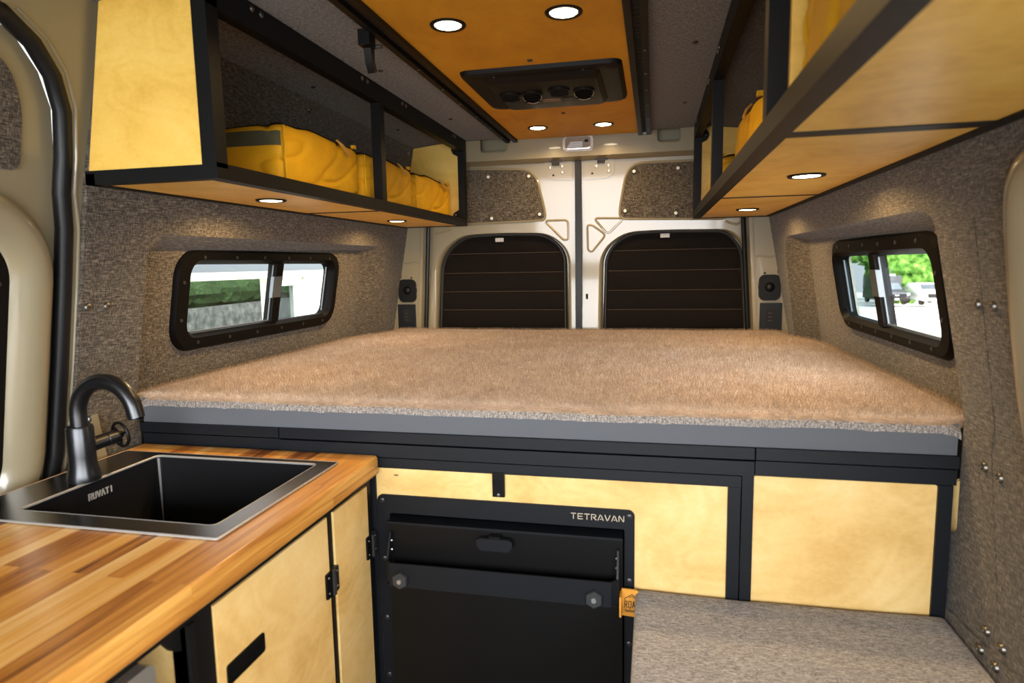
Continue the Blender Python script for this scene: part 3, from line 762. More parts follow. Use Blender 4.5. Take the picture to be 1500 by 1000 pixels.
# body pillar that carries the seal
bm = BM()
path = [(-.9, 1.905), (.80, 1.903), (.952, 1.895), (1.012, 1.862), (1.055, 1.815), (1.080, 1.755), (1.088, 1.67), (1.088, 1.60), (1.098, 1.53), (1.102, 1.40), (1.104, 1.24), (1.104, 1.05), (1.095, .98), (1.09, .6)]
sheet(bm, [(1.145, .5), (1.145, 1.62), (1.18, 1.985), (-.9, 1.985)] + [(u + .006, v + .004) for u, v in path], [], fn, .012, .03)
obj('body_pillar', bm, M['paint'], d3)
obj('body_lip', tube(BM(), [fn(u + .022 + (.004 if 1.2 < v < 1.6 else 0), v + .012 * (v > 1.7), .012) for u, v in path[2:]], .004, 8), M['paint'], d3)
obj('rubber_seal', tube(BM(), [fn(u, v, .020) for u, v in path], .0165, 12), M['rubber'], d3)
# inner skin of the door
bm = BM()
sheet(bm, [(-.9, .5), (1.085, .5), (1.098, 1.05), (1.095, 1.5), (1.082, 1.66), (1.07, 1.76), (1.04, 1.82), (.99, 1.87), (.93, 1.893), (-.9, 1.90)], [], fn, .036, .05)
obj('door_skin', bm, M['paint'], d3)
# fat rounded surround of the window
bm = BM()
cen = rrect(-.55, 1.032, .93, 1.552, .15, 12)
sec = [(.050, .036), (.046, .018), (.034, .006), (.016, .0), (-.004, .004), (-.022, .016), (-.034, .030), (-.036, .040)]
loops = []
for off, w in sec:
    loops.append([fn(u, v, w) for u, v in rrect(-.55 - off, 1.032 + off, .93 - off, 1.552 + off, .13 + off, 12)])
for a, b in zip(loops, loops[1:]): strip(bm, a, b)
obj('window_surround', bm, M['paint'], d3, smooth=70)
cvr = obj('window_blind', bevel(sheet(BM(), rrect(-.512, .998, .962, 1.520, .10, 10), [], fn, .032, .042), .002), M['quilt'], d3, label='black blind in the door window')
for v in (1.42, 1.22, 1.05): obj('snap', screw_bm(fn, .976, v, .005, .032, .003), M['bolt_dark'], cvr)
obj('fabric_insert', bevel(sheet(BM(), rpoly([(-.7, 1.632), (1.008, 1.632), (1.010, 1.745), (.985, 1.81), (.93, 1.845), (-.7, 1.85)], [0, .02, .04, .04, .05, 0], 6), [], fn, .031, .037), .002), M['fabric'], d3)

# ------------------------------------------------------------------ overhead cabinets
def cab_frame(side, y_near, y_far, name, label, seams, posts, near_panel=True):
    """open fronted plywood locker in a black tube frame, hung along the wall"""
    S = side
    t = thing(name, label, 'cabinet', (S * .65, (y_near + y_far) / 2, 1.618), group='overhead cabinets')
    xf = .497; xb = wall_x(1.618) - .003
    def X(a, b): return (S * a, S * b) if S > 0 else (S * b, S * a)
    def bar(nm, xa, xb_, ya, yb, za, zb, mt='black', bw=.002):
        a, b = X(xa, xb_); return obj(nm, bbox(a, b, ya, yb, za, zb, bw), M[mt], t)
    bar('bottom_rail', xf, xf + .030, y_near, y_far, 1.618, 1.649)
    bar('back_rail', xb - .022, xb, y_near, y_far, 1.618, 1.640)
    bar('top_rail', xf, xf + .030, y_near, y_far, 1.945, 1.999)
    for y in [y_far - .030] + posts: bar('post', xf, xf + .030, y, y + .032, 1.649, 1.945)
    bar('post', xf, xf + .032, y_near - .001, y_near + .034, 1.640, 1.985)
    bar('end_rail', xf + .030, xb, y_far - .024, y_far, 1.618, 1.640)
    bar('end_rail', xf + .030, xb, y_near, y_near + .024, 1.618, 1.646)
    # bottom boards split by the seams
    ys = [y_near + .012] + seams + [y_far - .012]
    for a, b in zip(ys, ys[1:]): bar('bottom_panel', xf + .028, xb - .008, a + .002, b - .002, 1.6205, 1.630, 'ply_cab', .001)
    for y in seams:
        wd = .040 if 1.0 < y < 1.1 else .013
        bar('seam_bar', xf + .028, xb - .008, y - wd * .45, y + wd * .45, 1.6185, 1.632)
    # end boards following the lean of the wall
    def endp(y0, y1):
        poly = [(xf + .028, 1.640), (wall_x(1.64) - .004, 1.640), (wall_x(1.972) - .004, 1.972), (xf + .060, 1.992), (xf + .028, 1.965)]
        return bevel(sheet(BM(), poly, [], lambda u, v, w: Vector((S * u, w, v)), y0, y1), .0015)
    obj('end_panel', endp(y_far - .018, y_far - .006), M['ply_cab'], t)
    if near_panel: obj('end_panel', endp(y_near + .004, y_near + .016), M['ply_cab'], t)
    if S > 0: obj('divider_panel', endp(1.012, 1.024), M['ply_cab'], t)
    # corner gussets with a bolt, inside the far end
    for (z0, z1, zc) in ((1.925, 1.985, 1.956), (1.645, 1.690, 1.668)):
        fg = lambda u, v, w: Vector((S * (xf + .030 + u), y_far - .030 + w, v))
        g = obj('corner_bracket', bevel(sheet(BM(), rpoly([(0, z0), (.022, z0 + .012), (.030, zc), (.022, z1 - .012), (0, z1)], [0, .006, .006, .006, 0]), [], fg, 0, .004), .001), M['black'], t)
        obj('bracket_bolt', screw_bm(fg, .016, zc, .0045, 0, .003), M['steel'], g)
    fr = lambda u, v, w: Vector((S * (xf + w), u, v))
    for y in (1.27, 1.303, 1.795, 1.830, 2.10, 2.132, 2.66, 2.69):
        if y > y_near: obj('rail_bolt', screw_bm(fr, y, 1.986, .0065, 0, .004), M['steel'], t)
    return t
cab_frame(-1, 1.122, 2.846, 'overhead_cabinet', 'open overhead cabinet on the left wall, its birch end panel facing the camera', [1.955], [1.912])
cab_frame(1, -.55, 2.846, 'overhead_cabinet', 'open overhead cabinet on the right wall, its birch underside overhead', [.2, 1.022, 1.970], [.18, 1.028, 1.952])

# ------------------------------------------------------------------ mustard packing bags
def bag_proto(name, label, group):
    """soft canvas packing cube, long axis y, front face +x, near end -y"""
    Lh, Wh, Hh = .216, .116, .084
    t = thing(name, label, 'bag', (0, 0, 0), group=group)
    def surf(p, off=0., wr=1.):
        p = Vector(p)
        k = 9.
        n = (abs(p.x) ** k + abs(p.y) ** k + abs(p.z) ** k) ** (1 / k)
        m = max(abs(p.x), abs(p.y), abs(p.z))
        q = p / n * m if n > 0 else p
        bx = 1 + .05 * (1 - q.y ** 2) * (1 - q.z ** 2); by = 1 + .03 * (1 - q.x ** 2) * (1 - q.z ** 2); bz = 1 + .03 * (1 - q.x ** 2) * (1 - q.y ** 2)
        v = Vector((q.x * Wh * bx, q.y * Lh * by, q.z * Hh * bz))
        # sag of the top towards the far end, creases
        v.z -= .0025 * (q.z + 1) * max(0, q.y - .1) ** 1.5
        a = noise.noise(Vector((v.x * 8, v.y * 7, v.z * 9 + 4))) * .008 * wr
        c = abs(noise.noise(Vector((v.x * 8 + v.z * 9, v.y * 6.5 - v.z * 7, 2.2))))
        a -= .009 * wr * (max(0, .12 - c) / .12) ** 1.5
        dn = Vector((q.x ** 3, q.y ** 3, q.z ** 3)); dn = dn.normalized() if dn.length > 0 else dn
        q_ = v + dn * (a + off) + Vector((0, 0, Hh)); q_.z = max(q_.z, off * .2); return q_
    def patch(face, ur, vr, off, nu, nv, wr=1.):
        bm = BM(); rows = []
        for i in range(nu + 1):
            u = ur[0] + (ur[1] - ur[0]) * i / nu; row = []
            for j in range(nv + 1):
                v = vr[0] + (vr[1] - vr[0]) * j / nv
                p = {'+x': (1, u, v), '-x': (-1, u, v), '+y': (u, 1, v), '-y': (u, -1, v), '+z': (u, v, 1), '-z': (u, v, -1)}[face]
                row.append(surf(p, off, wr))
            rows.append(row)
        for a, b in zip(rows, rows[1:]): strip(bm, a, b, closed=False)
        return bm
    bm = BM()
    for f in ('+x', '-x', '+y', '-y', '+z', '-z'):
        b2 = patch(f, (-1, 1), (-1, 1), 0, 36, 36)
        me = bpy.data.meshes.new('tmp'); b2.to_mesh(me); b2.free(); bm.from_mesh(me); bpy.data.meshes.remove(me)
    obj('bag_body', bm, M['canvas'], t, smooth=80)
    obj('handle_strap', patch('-y', (-.97, .93), (.30, .74), .0035, 20, 8), M['olive'], t, smooth=80)
    obj('trim_band', patch('+z', (.80, .97), (-.95, .95), .004, 4, 30), M['olive'], t, smooth=80)
    obj('zip_panel', patch('+z', (.45, .80), (-.92, .92), .006, 6, 30), M['mesh_black'], t, smooth=80)
    obj('top_mesh', patch('+z', (-.9, .45), (-.92, .92), .003, 12, 30), M['mesh_black'], t, smooth=80)
    pts = [surf((1, -1, -.96 + 1.92 * i / 16), .004) for i in range(17)]
    obj('piping', tube(BM(), pts, .0032, 6), M['canvas'], t)
    z0 = surf((.97, .35, 1), .008)
    bm = BM()
    for k in (-1, 1):
        tube(bm, [z0 + Vector((0, 0, .004)), z0 + Vector((.012, .006 + k * .006, -.008)), z0 + Vector((.020, .022 + k * .009, -.026)), z0 + Vector((.020, .034 + k * .006, -.034)), z0 + Vector((.020, .036, -.036))], .0032, 6)
    obj('zip_pull', bm, M['cord'], t)
    z1 = surf((.93, .86, 1), .010)
    obj('zip_stop', bevel(box(BM(), z1.x - .006, z1.x + .006, z1.y - .007, z1.y + .007, z1.z - .005, z1.z + .006), .003), M['canvas'], t)
    return t
ZB = 1.6335
bag = bag_proto('packing_bag', 'mustard canvas bag behind the birch end panel, showing an olive strap on its end', 'mustard packing bags')
bag.location = (-.668, 1.668, ZB)
b_mid = dup(bag, (-.668, 2.118, ZB), 'mustard canvas bag in the left cabinet, half behind the black middle post', scale=(1.0, .98, 1.0))
b_far = dup(bag, (-.672, 2.582, ZB), 'mustard canvas bag farthest back in the left cabinet, against the birch far end', scale=(1.0, 1.02, .98))
for b_q in (b_mid, b_far):                       # their end straps are turned to the wall side, out of sight
    for c_q in kids(b_q):
        if c_q.name.startswith('handle_strap'): bpy.data.objects.remove(c_q)
dup(bag, (.653, .782, ZB), 'mustard canvas bag nearest the camera in the right overhead cabinet', rotz=PI, scale=(1.02, 1.0, 1.16))
dup(bag, (.672, 1.285, ZB), 'mustard canvas bag just behind the nearest black post of the right cabinet', rotz=PI, scale=(1.0, .98, 1.06))
dup(bag, (.672, 1.730, ZB), 'mustard canvas bag second behind the nearest black post of the right cabinet', rotz=PI, scale=(1.0, .98, 1.02))
dup(bag, (.672, 2.53, ZB), 'mustard canvas bag farthest back in the right cabinet, beside the beige header', rotz=PI, scale=(1.0, 1.2, .95))

# ------------------------------------------------------------------ downlights
def downlight(r):
    t = thing('downlight', '', 'light', (0, 0, 0), group='recessed downlights')
    obj('trim_ring', lathe(BM(), [(r * .72, .0), (r * .76, -.003), (r * .95, -.0035), (r, -.001), (r, .001)], (0, 0, 0), n=32), M['black'], t)
    obj('lamp_lens', lathe(BM(), [(r * .73, -.0005), (r * .70, -.0022), (0, -.0026)], (0, 0, 0), n=32), M['lens'], t)
    return t
LIGHT_W = 2.7
def lamp_at(p, pw):
    l = bpy.data.lights.new('downlight_beam', 'AREA'); l.shape = 'DISK'; l.size = .05; l.energy = pw; l.color = (1., .66, .28); l.spread = math.radians(160)
    o = bpy.data.objects.new('downlight_beam', l); COL.objects.link(o); o.location = (p[0], p[1], p[2] - .006)
DL = [((-.130, 1.477, 1.990), 'glowing downlight in the plywood ceiling, front left of the air unit', 1), ((.139, 1.472, 1.990), 'glowing downlight in the plywood ceiling, front right of the air unit', 1),
      ((-.128, 2.637, 1.990), 'glowing downlight in the plywood ceiling behind the air unit, on its left', 1), ((.136, 2.648, 1.990), 'glowing downlight in the plywood ceiling behind the air unit, on its right', 1),
      ((-.649, 1.535, 1.6195), 'glowing downlight under the left cabinet, nearer the camera', 0), ((-.656, 2.40, 1.6195), 'glowing downlight under the left cabinet, at its far end', 0),
      ((.658, 1.514, 1.6195), 'glowing downlight under the right cabinet, nearer the camera', 0), ((.660, 2.425, 1.6195), 'glowing downlight under the right cabinet, at its far end', 0)]
pc = downlight(.042)
for i, (p, lab, kind) in enumerate(DL):
    if i == 0: pc.location = p; pc['label'] = lab
    else: dup(pc, p, lab, scale=(.93, .93, 1) if not kind else None)
    lamp_at(p, LIGHT_W * (.85 if kind else 1.2))

# ------------------------------------------------------------------ air unit in the ceiling
t = thing('ceiling_air_unit', 'black rooftop air conditioner vent unit set in the plywood ceiling', 'air unit', (.003, 2.1, 1.99))
bm = BM()
loops = []
for off, z in ((-.004, 1.990), (0, 1.979), (.008, 1.974), (.030, 1.9725)):
    loops.append([Vector((u, v, z)) for u, v in rrect(-.212 + off, .2435 - off, 1.825 + off, 2.238 - off, .03, 5)])
for a, b in zip(loops, loops[1:]): strip(bm, a, b)
bm.faces.new([bm.verts.new(p) for p in loops[-1]])
obj('base_plate', bm, M['black'], t, smooth=25)
bm = BM()
loops = []
for off, z in ((-.010, 1.973), (0, 1.958), (.005, 1.955)):
    loops.append([Vector((u, v, z)) for u, v in rrect(-.137 + off, .178 - off, 1.862 + off, 2.178 - off, .018, 5)])
for a, b in zip(loops, loops[1:]): strip(bm, a, b)
bm.faces.new([bm.verts.new(p) for p in loops[-1]])
hs = obj('housing', bm, M['black_gloss'], t, smooth=25)
for i, (x, y) in enumerate(((-.098, 1.985), (-.030, 1.990), (.056, 1.965), (.128, 1.990))):
    g = obj('vent', lathe(BM(), [(.033, 0), (.033, -.004), (.028, -.005), (.026, .003), (0, .004)], (x, y, 1.955), n=28), M['black'], t)
    tilt = .5 if i in (1, 3) else .15
    bm = BM()
    for k in range(-2, 3): box(bm, -.026, .026, k * .010 - .0012, k * .010 + .0012, -.006, .002)
    lathe(bm, [(.026, -.006), (.028, -.004), (.028, .001), (.026, .001)], n=24)
    bmesh.ops.rotate(bm, verts=bm.verts, cent=(0, 0, 0), matrix=Matrix.Rotation(-tilt, 3, 'X'))
    bmesh.ops.translate(bm, verts=bm.verts, vec=(x, y, 1.951))
    obj('vent_louvers', bm, M['black_gloss'], g)
    if i in (1, 3):
        obj('vent_rim', tube(BM(), [Vector((x + .0285 * math.cos(a), y + .0285 * math.sin(a) * math.cos(tilt), 1.948 + .0285 * math.sin(a) * math.sin(-tilt))) for a in [PI * .0 + PI * k / 14 for k in range(15)]], .0016, 6), M['silver'], g)
obj('label_plate', bbox(-.010, .046, 2.060, 2.092, 1.9535, 1.9555, .0005), plain('dull_brown_label', (.16, .10, .06), .5), t)
obj('control_panel', bbox(.052, .088, 2.055, 2.095, 1.953, 1.9555, .001), M['black_soft'], t)
for (x, y) in ((-.115, 1.848), (.142, 1.846)):
    obj('screw', screw_bm(lambda u, v, w: Vector((u, v, 1.9728 + w)), x, y, .005, 0, .002), M['bolt_dark'], t)

# ------------------------------------------------------------------ bed
mt = thing('mattress', 'wide bed mattress with tan fleece top and grey sides, between the side windows', 'mattress', (0, 2.1, 1.069))
bm = BM()
def mat_half(y): return .905 if y < 1.34 else .955 - (.055 * max(0, y - 2.45) / .5)
bm = bevel(box(BM(), -.896, .896, 1.312, 2.885, 1.0697, 1.129), .008, 3)
obj('mattress_core', bm, M['mattress_side'], mt)
# fleece cover: grid with soft dents and a rolled front edge
NX, NY = 150, 130
bm = BM(); grid = []
def fleece_pt(i, j):
    a = -1 + 2 * i / NX; b = j / NY
    y = 1.3085 + b * (2.893 - 1.3085)
    hw = .8985 if y < 1.315 else min(.955, .8985 + (y - 1.315) * 2)
    if y > 2.5: hw = .955 - .085 * min(1, (y - 2.5) / .30)
    x = a * hw
    z = 1.1375 + .004 * noise.noise(Vector((x * 2.1, y * 1.7, .3))) + .0025 * noise.noise(Vector((x * 9, y * 8, 4.3)))
    e = min(1, (y - 1.3085) / .035); z -= .012 * (1 - math.sqrt(max(0, 1 - (1 - e) ** 2)))
    ee = min(1, (1 - abs(a)) * hw / .03); z -= .012 * (1 - ee) ** 2
    return Vector((x, y, z))
js = [0, .25, .6, 1.1, 1.8] + list(range(3, NY + 1))
grid = [[fleece_pt(i, j) for i in range(NX + 1)] for j in js]
# ragged hem hanging at the front
hem = [Vector((p.x, p.y - .004, p.z - .013 - .004 * abs(noise.noise(Vector((p.x * 60, 1, 1)))))) for p in grid[0]]
for a, b in zip(grid, grid[1:]): strip(bm, a, b, closed=False)
hb = strip(BM(), [p + Vector((0, -.001, .001)) for p in grid[0]], [Vector((p.x, p.y - .004, p.z - .004)) for p in grid[0]], closed=False); strip(hb, [Vector((p.x, p.y - .004, p.z - .004)) for p in grid[0]], hem, closed=False)
M['hem'] = fabric('heather_hem', (.10, .085, .075), (.26, .225, .20), (.46, .42, .39), a=(420, 420, 60), c=(200, 200, 500), bump=.8, lo=.36, hi=.62)
obj('fleece_hem', hb, M['hem'], mt, smooth=80, label='pale heathered edge of the fleece cover')
fc_ = obj('fleece_cover', bm, M['fleece'], mt, smooth=80)
fc_['kind'] = 'stuff'
pm = fc_.modifiers.new('nap', 'PARTICLE_SYSTEM'); ps = fc_.particle_systems[0].settings
ps.type = 'HAIR'; ps.count = 170000; ps.hair_length = .0024; ps.hair_step = 2; ps.render_step = 2; ps.display_step = 2
ps.emit_from = 'FACE'; ps.use_emit_random = True; ps.use_even_distribution = True
ps.brownian_factor = .0; ps.factor_random = .0016; ps.tangent_factor = .0; ps.normal_factor = .002
ps.root_radius = .5; ps.tip_radius = .1; ps.radius_scale = .0011; ps.material = 1

bp_ = thing('bed_platform', 'black framed bed platform with birch front panels, under the mattress', 'bed platform', (0, 1.31, FLOOR_Z))
def bpart(nm, x0, x1, y0, y1, z0, z1, m='black_soft', bw=.002, label=None): return obj(nm, bbox(x0, x1, y0, y1, z0, z1, bw), M[m], bp_, label=label)
bpart('deck', -.895, .895, 1.35, 2.90, 1.045, 1.068, 'black')
for x0, x1 in ((-.897, -.5185), (-.5155, .5365), (.5395, .897)):
    bpart('retainer_rail', x0, x1, 1.302, 1.335, 1.0462, 1.0695, bw=.003)
    bpart('front_rail', x0, x1, 1.302 if abs(x0) < .53 else 1.308, 1.345, 1.0125 if x0 > -.52 else 1.000, 1.0420, bw=.003)
bpart('module_rail', -.300, .5135, 1.308, 1.345, .9855, 1.0085, bw=.003)
bpart('post', .4885, .5128, 1.308, 1.345, FLOOR_Z, .985)
bpart('post', .5152, .5375, 1.308, 1.345, FLOOR_Z, 1.0105)
bpart('post', .8675, .8925, 1.308, 1.345, FLOOR_Z, 1.0110)
bpart('post', -.300, -.281, 1.308, 1.345, FLOOR_Z, .985)
bpart('front_rail', .5375, .897, 1.330, 1.345, 1.004, 1.0115)
# birch fronts
fy = lambda u, v, w: Vector((u, 1.314 + w, v))
hole = [(-.262, .11), (.290, .11), (.290, .895), (-.262, .895)]
obj('front_panel', sheet(BM(), [(-.281, FLOOR_Z), (.4885, FLOOR_Z), (.4885, .985), (-.281, .985)], [hole], fy, 0, .015), M['ply'], bp_)
obj('front_panel', sheet(BM(), rpoly([(.538, .30), (.8675, .30), (.8675, 1.0095), (.538, 1.0095)], .004), [], fy, 0, .015), M['ply'], bp_)
obj('side_panel', bbox(.8935, .955, 1.347, 1.36, .90, 1.009, .001), M['ply'], bp_)
obj('side_panel', bbox(-.895, -.30, 1.33, 1.345, .95, 1.01, .001), M['ply'], bp_)
obj('knot', lathe(BM(), [(.006, 0), (0, .0003)], (-.232, 1.3138, .968), n=10, frame=(Vector((1, 0, 0)), Vector((0, 0, .35)), Vector((0, -1, 0)))), plain('wood_knot', (.20, .07, .02), .6), bp_)

# latch on the birch front
t = thing('catch_latch', 'small black ribbed catch at the top of the birch panel over the drawer', 'latch', (.010, 1.31, .935))
obj('latch_plate', bbox(-.004, .023, 1.306, 1.314, .934, .990, .003), M['black_gloss'], t)
bm = BM()
for k in range(5): box(bm, .000, .019, 1.3045, 1.307, .946 + k * .006, .949 + k * .006)
obj('latch_ribs', bm, M['black_gloss'], t)
obj('latch_screw', screw_bm(lambda u, v, w: Vector((u, 1.306 + w, v)), .0095, .939, .0035, 0, .002), M['steel'], t)

# ------------------------------------------------------------------ black drawer surround and drawer with tray rail
t = thing('drawer_surround', 'flat black metal surround screwed to the birch panel, with cut letters', 'surround', (.012, 1.31, FLOOR_Z))
f3 = lambda u, v, w: Vector((u, 1.3136 - w, v))
obj('surround_plate', sheet(BM(), rrect(-.279, .303, .10, .922, .014, 5), [rrect(-.250, .282, .125, .879, .004, 3)], f3, .004, 0), M['black_soft'], t)
bm = BM()
# reveal inside the opening
strip(bm, [f3(u, v, 0) for u, v in rrect(-.250, .282, .125, .879, .004, 3)], [f3(u, v, -.16) for u, v in rrect(-.250, .282, .125, .879, .004, 3)])
sheet(bm, rrect(-.250, .282, .125, .879, .004, 3), [], f3, -.16)
obj('opening_liner', bm, M['black'], t)
for (x, z) in [(-.268, .908), (-.268, .768), (-.268, .622), (-.268, .478), (.292, .908), (.292, .765), (.292, .621)]:
    obj('surround_screw', screw_bm(lambda u, v, w: Vector((u, 1.310 + w, v)), x, z, .0065, 0, .003), M['bolt_dark'], t)
# the maker's letters: thin stencil capitals
def letters(word, u0, u1, v0, v1, fn, wd, w0, w1, glyphs):
    bm = BM(); n = len(word); adv = (u1 - u0) / (n - .22)
    for i, ch in enumerate(word):
        a = u0 + i * adv; cw = adv * .78
        segs = [((a + p[0] * cw, v0 + p[1] * (v1 - v0)), (a + q[0] * cw, v0 + q[1] * (v1 - v0))) for p, q in glyphs[ch]]
        strokes(bm, segs, fn, wd, w0, w1)
    return bm
G1 = {'T': [((0, .94), (1, .94)), ((.5, 0), (.5, .78))], 'E': [((.06, .06), (1, .06)), ((.06, .5), (.9, .5)), ((.06, .94), (1, .94)), ((.08, .14), (.08, .42)), ((.08, .58), (.08, .86))],
      'R': [((.08, 0), (.08, .86)), ((0, .94), (.7, .94)), ((.7, .94), (.95, .74)), ((.95, .74), (.7, .48)), ((.7, .48), (.35, .48)), ((.5, .40), (1, 0))],
      'A': [((0, 0), (.46, 1)), ((.6, .86), (1, 0)), ((.42, .22), (.66, .22))], 'V': [((0, 1), (.44, 0)), ((.58, .12), (1, 1))], 'N': [((.06, 0), (.06, .9)), ((.12, 1), (.88, 0)), ((.94, .1), (.94, 1))]}
obj('cut_letters', letters('TETRAVAN', .168, .281, .8955, .9085, f3, .0015, .0046, .0036, G1), M['logo'], t, label='pale cut-out letters TETRAVAN')

t = thing('drawer', 'black slide-out drawer front with a tray rail, inside the black surround', 'drawer', (.015, 1.31, .13))
obj('drawer_front', bbox(-.247, .279, 1.290, 1.312, .13, .866, .003), M['black_gloss'], t)
obj('top_lip', bbox(-.247, .279, 1.287, 1.33, .863, .868, .001), M['black_soft'], t)
ln = BM()
rl = [(-.240, 1.283), (-.240, 1.258), (-.226, 1.243), (.258, 1.243), (.272, 1.258), (.272, 1.283)]
rp = [Vector((x, y, 0)) for x, y in rl]
inn = [(-.236, 1.283), (-.236, 1.260), (-.224, 1.247), (.256, 1.247), (.268, 1.260), (.268, 1.283)]
bm = BM()
poly = rl + inn[::-1]
sheet(bm, poly, [], lambda u, v, w: Vector((u, v, w)), .738, .792)
obj('tray_rail', bevel(bm, .001), M['black_soft'], t)
obj('tray_floor', bbox(-.236, .268, 1.247, 1.291, .738, .742, .001), M['black'], t)
for x in (-.240, .268):
    g = obj('rail_bracket', bevel(sheet(BM(), rpoly([(1.258, .790), (1.291, .790), (1.291, .846), (1.283, .846)], [0, 0, .003, .004]), [], lambda u, v, w: Vector((x + w, u, v)), 0, .004), .0008), M['black_soft'], t)
    for z in (.805, .826): obj('bracket_screw', lathe(BM(), [(.004, 0), (.003, .003), (0, .003)], (x + (.004 if x < 0 else 0), 1.283, z), n=8, frame=(Vector((0, 1, 0)), Vector((0, 0, 1)), Vector((1 if x < 0 else -1, 0, 0)))), M['steel'], g)
for x in (-.199, .224):
    g = obj('hex_knob', lathe(BM(), [(.0165, 0), (.0185, .002), (.0185, .011), (.0165, .013), (.006, .0132), (0, .0132)], (x, 1.243, .757), n=6, frame=(Vector((0, 0, 1)), Vector((1, 0, 0)), Vector((0, -1, 0)))), M['knob'], t, smooth=20)
    obj('knob_stud', lathe(BM(), [(.0055, .013), (.005, .016), (.0025, .0165), (0, .0155)], (x, 1.243, .757), n=14, frame=(Vector((0, 0, 1)), Vector((1, 0, 0)), Vector((0, -1, 0)))), M['silver'], g)
obj('pull_tab', bevel(sheet(BM(), [(-.033, .848), (-.026, .853), (.038, .853), (.046, .848), (.046, .836), (.036, .826), (-.024, .826), (-.033, .836)], [], lambda u, v, w: Vector((u, 1.290 - w, v)), .022, .010), .002), M['black_soft'], t)
obj('pull_stem', bbox(-.006, .020, 1.270, 1.292, .846, .858, .002), M['black_gloss'], t)

# leather tag squeezed between drawer and bench
t = thing('leather_tag', 'tan leather tag with black lettering sticking out between the drawer and the bench cushion', 'tag', (.295, 1.285, .70))
f4 = lambda u, v, w: Vector((u, 1.290 - w, v))
obj('tag_body', bevel(sheet(BM(), [(.277, .699), (.316, .696), (.316, .750), (.308, .757), (.277, .758)], [], f4, .002, -.002), .0008), M['tan_leather'], t)
obj('tag_loop', bevel(box(BM(), .274, .278, 1.262, 1.291, .708, .752), .0008), M['tan_leather'], t)
GR = {'R': [((.1, 0), (.1, 1)), ((.1, .95), (.85, .95)), ((.85, .95), (.85, .5)), ((.85, .52), (.1, .52)), ((.45, .5), (.9, 0))], 'O': [((.1, .05), (.1, .95)), ((.9, .05), (.9, .95)), ((.1, .95), (.9, .95)), ((.1, .05), (.9, .05))],
      'A': [((.05, 0), (.5, 1)), ((.5, 1), (.95, 0)), ((.25, .35), (.75, .35))], 'M': [((.08, 0), (.08, 1)), ((.08, 1), (.5, .4)), ((.5, .4), (.92, 1)), ((.92, 1), (.92, 0))]}
bm = letters('ROAM', .2835, .3135, .716, .732, f4, .0016, .0026, .0018, GR)
strokes(bm, [((.284, .737), (.2985, .747)), ((.2985, .747), (.313, .737)), ((.284, .737), (.284, .733)), ((.313, .737), (.313, .733)), ((.292, .739), (.2985, .743)), ((.2985, .743), (.305, .739))], f4, .0013, .0026, .0018)
# joined-up script line under the capitals
sc_ = [(.284, .709)]
for k in range(9): sc_ += [(.2855 + k * .0031, .7125 if k % 3 else .7145), (.2868 + k * .0031, .7065)]
strokes(bm, list(zip(sc_, sc_[1:])), f4, .0009, .0026, .0018)
obj('tag_lettering', bm, M['ink'], t, label='black ROAM lettering')

# ------------------------------------------------------------------ bench
bz = .756
b_ = thing('bench_box', 'birch bench base under the heathered cushion', 'bench', (.6, .7, FLOOR_Z))
obj('front_board', bbox(.318, .332, -.2, 1.306, FLOOR_Z, .655, .002), M['ply'], b_)
obj('lid', bbox(.318, .887, -.2, 1.306, .655, .668, .002), M['ply'], b_)
bm = BM()
nx, ny = 40, 60
def cpt(i, j):
    a = i / nx; c = j / ny
    x = .306 + a * .584; y = -.2 + c * 1.505
    z = bz + .006 * math.sin(PI * a) * math.sin(PI * min(1, c * 1.05)) - .004 + .003 * noise.noise(Vector((x * 5, y * 4, 1)))
    for d_ in (a * .588, (1 - c) * 1.505, (1 - a) * .588):
        if d_ < .010: z -= .010 - math.sqrt(max(0, .010 ** 2 - (.010 - d_) ** 2))
    return Vector((x, y, z))
def spaced(n, L_, both=True):
    r_ = [0, .0008 / L_, .0025 / L_, .005 / L_, .010 / L_]
    mid_ = [r_[-1] + (1 - 2 * r_[-1]) * k / n for k in range(1, n)]
    return r_ + mid_ + [1 - q for q in r_[::-1]]
us = spaced(36, .588); vs_ = spaced(60, 1.505)
g = [[cpt(u * nx, v * ny) for u in us] for v in vs_]
for a, b in zip(g, g[1:]): strip(bm, a, b, closed=False)
rim = [r_[0] for r_ in g] + g[-1][1:] + [r_[-1] for r_ in g[::-1]][1:] + g[0][::-1][1:-1]
strip(bm, rim, [Vector((p.x + (.006 if p.x < .32 else 0), p.y, .672)) for p in rim])
cu = obj('seat_cushion', bm, M['cushion'], None, smooth=60)
tag(cu, 'thick grey heathered cushion on the bench in front of the birch panels', 'cushion')

# ------------------------------------------------------------------ kitchen
ct = thing('worktop', 'acacia butcher block worktop with rounded front edge around the sink', 'worktop', (-.58, .7, .973))
f5 = lambda u, v, w: Vector((u, v, w))
bm = sheet(BM(), [(-.885, -.10), (-.268, -.10), (-.268, 1.296), (-.885, 1.296)], [rrect(-.855, -.338, .842, 1.212, .01, 3)], f5, .973, 1.018)
es = [e for e in bm.edges if all(abs(v.co.x + .268) < 1e-4 for v in e.verts) and abs(e.verts[0].co.z - e.verts[1].co.z) < 1e-5]
bmesh.ops.bevel(bm, geom=es, offset=.006, offset_type='OFFSET', segments=3, profile=.5, affect='EDGES')
ws = obj('worktop_slab', bm, M['butcher'], ct, smooth=40)
wm = ws.modifiers.new('weighted', 'WEIGHTED_NORMAL'); wm.keep_sharp = True

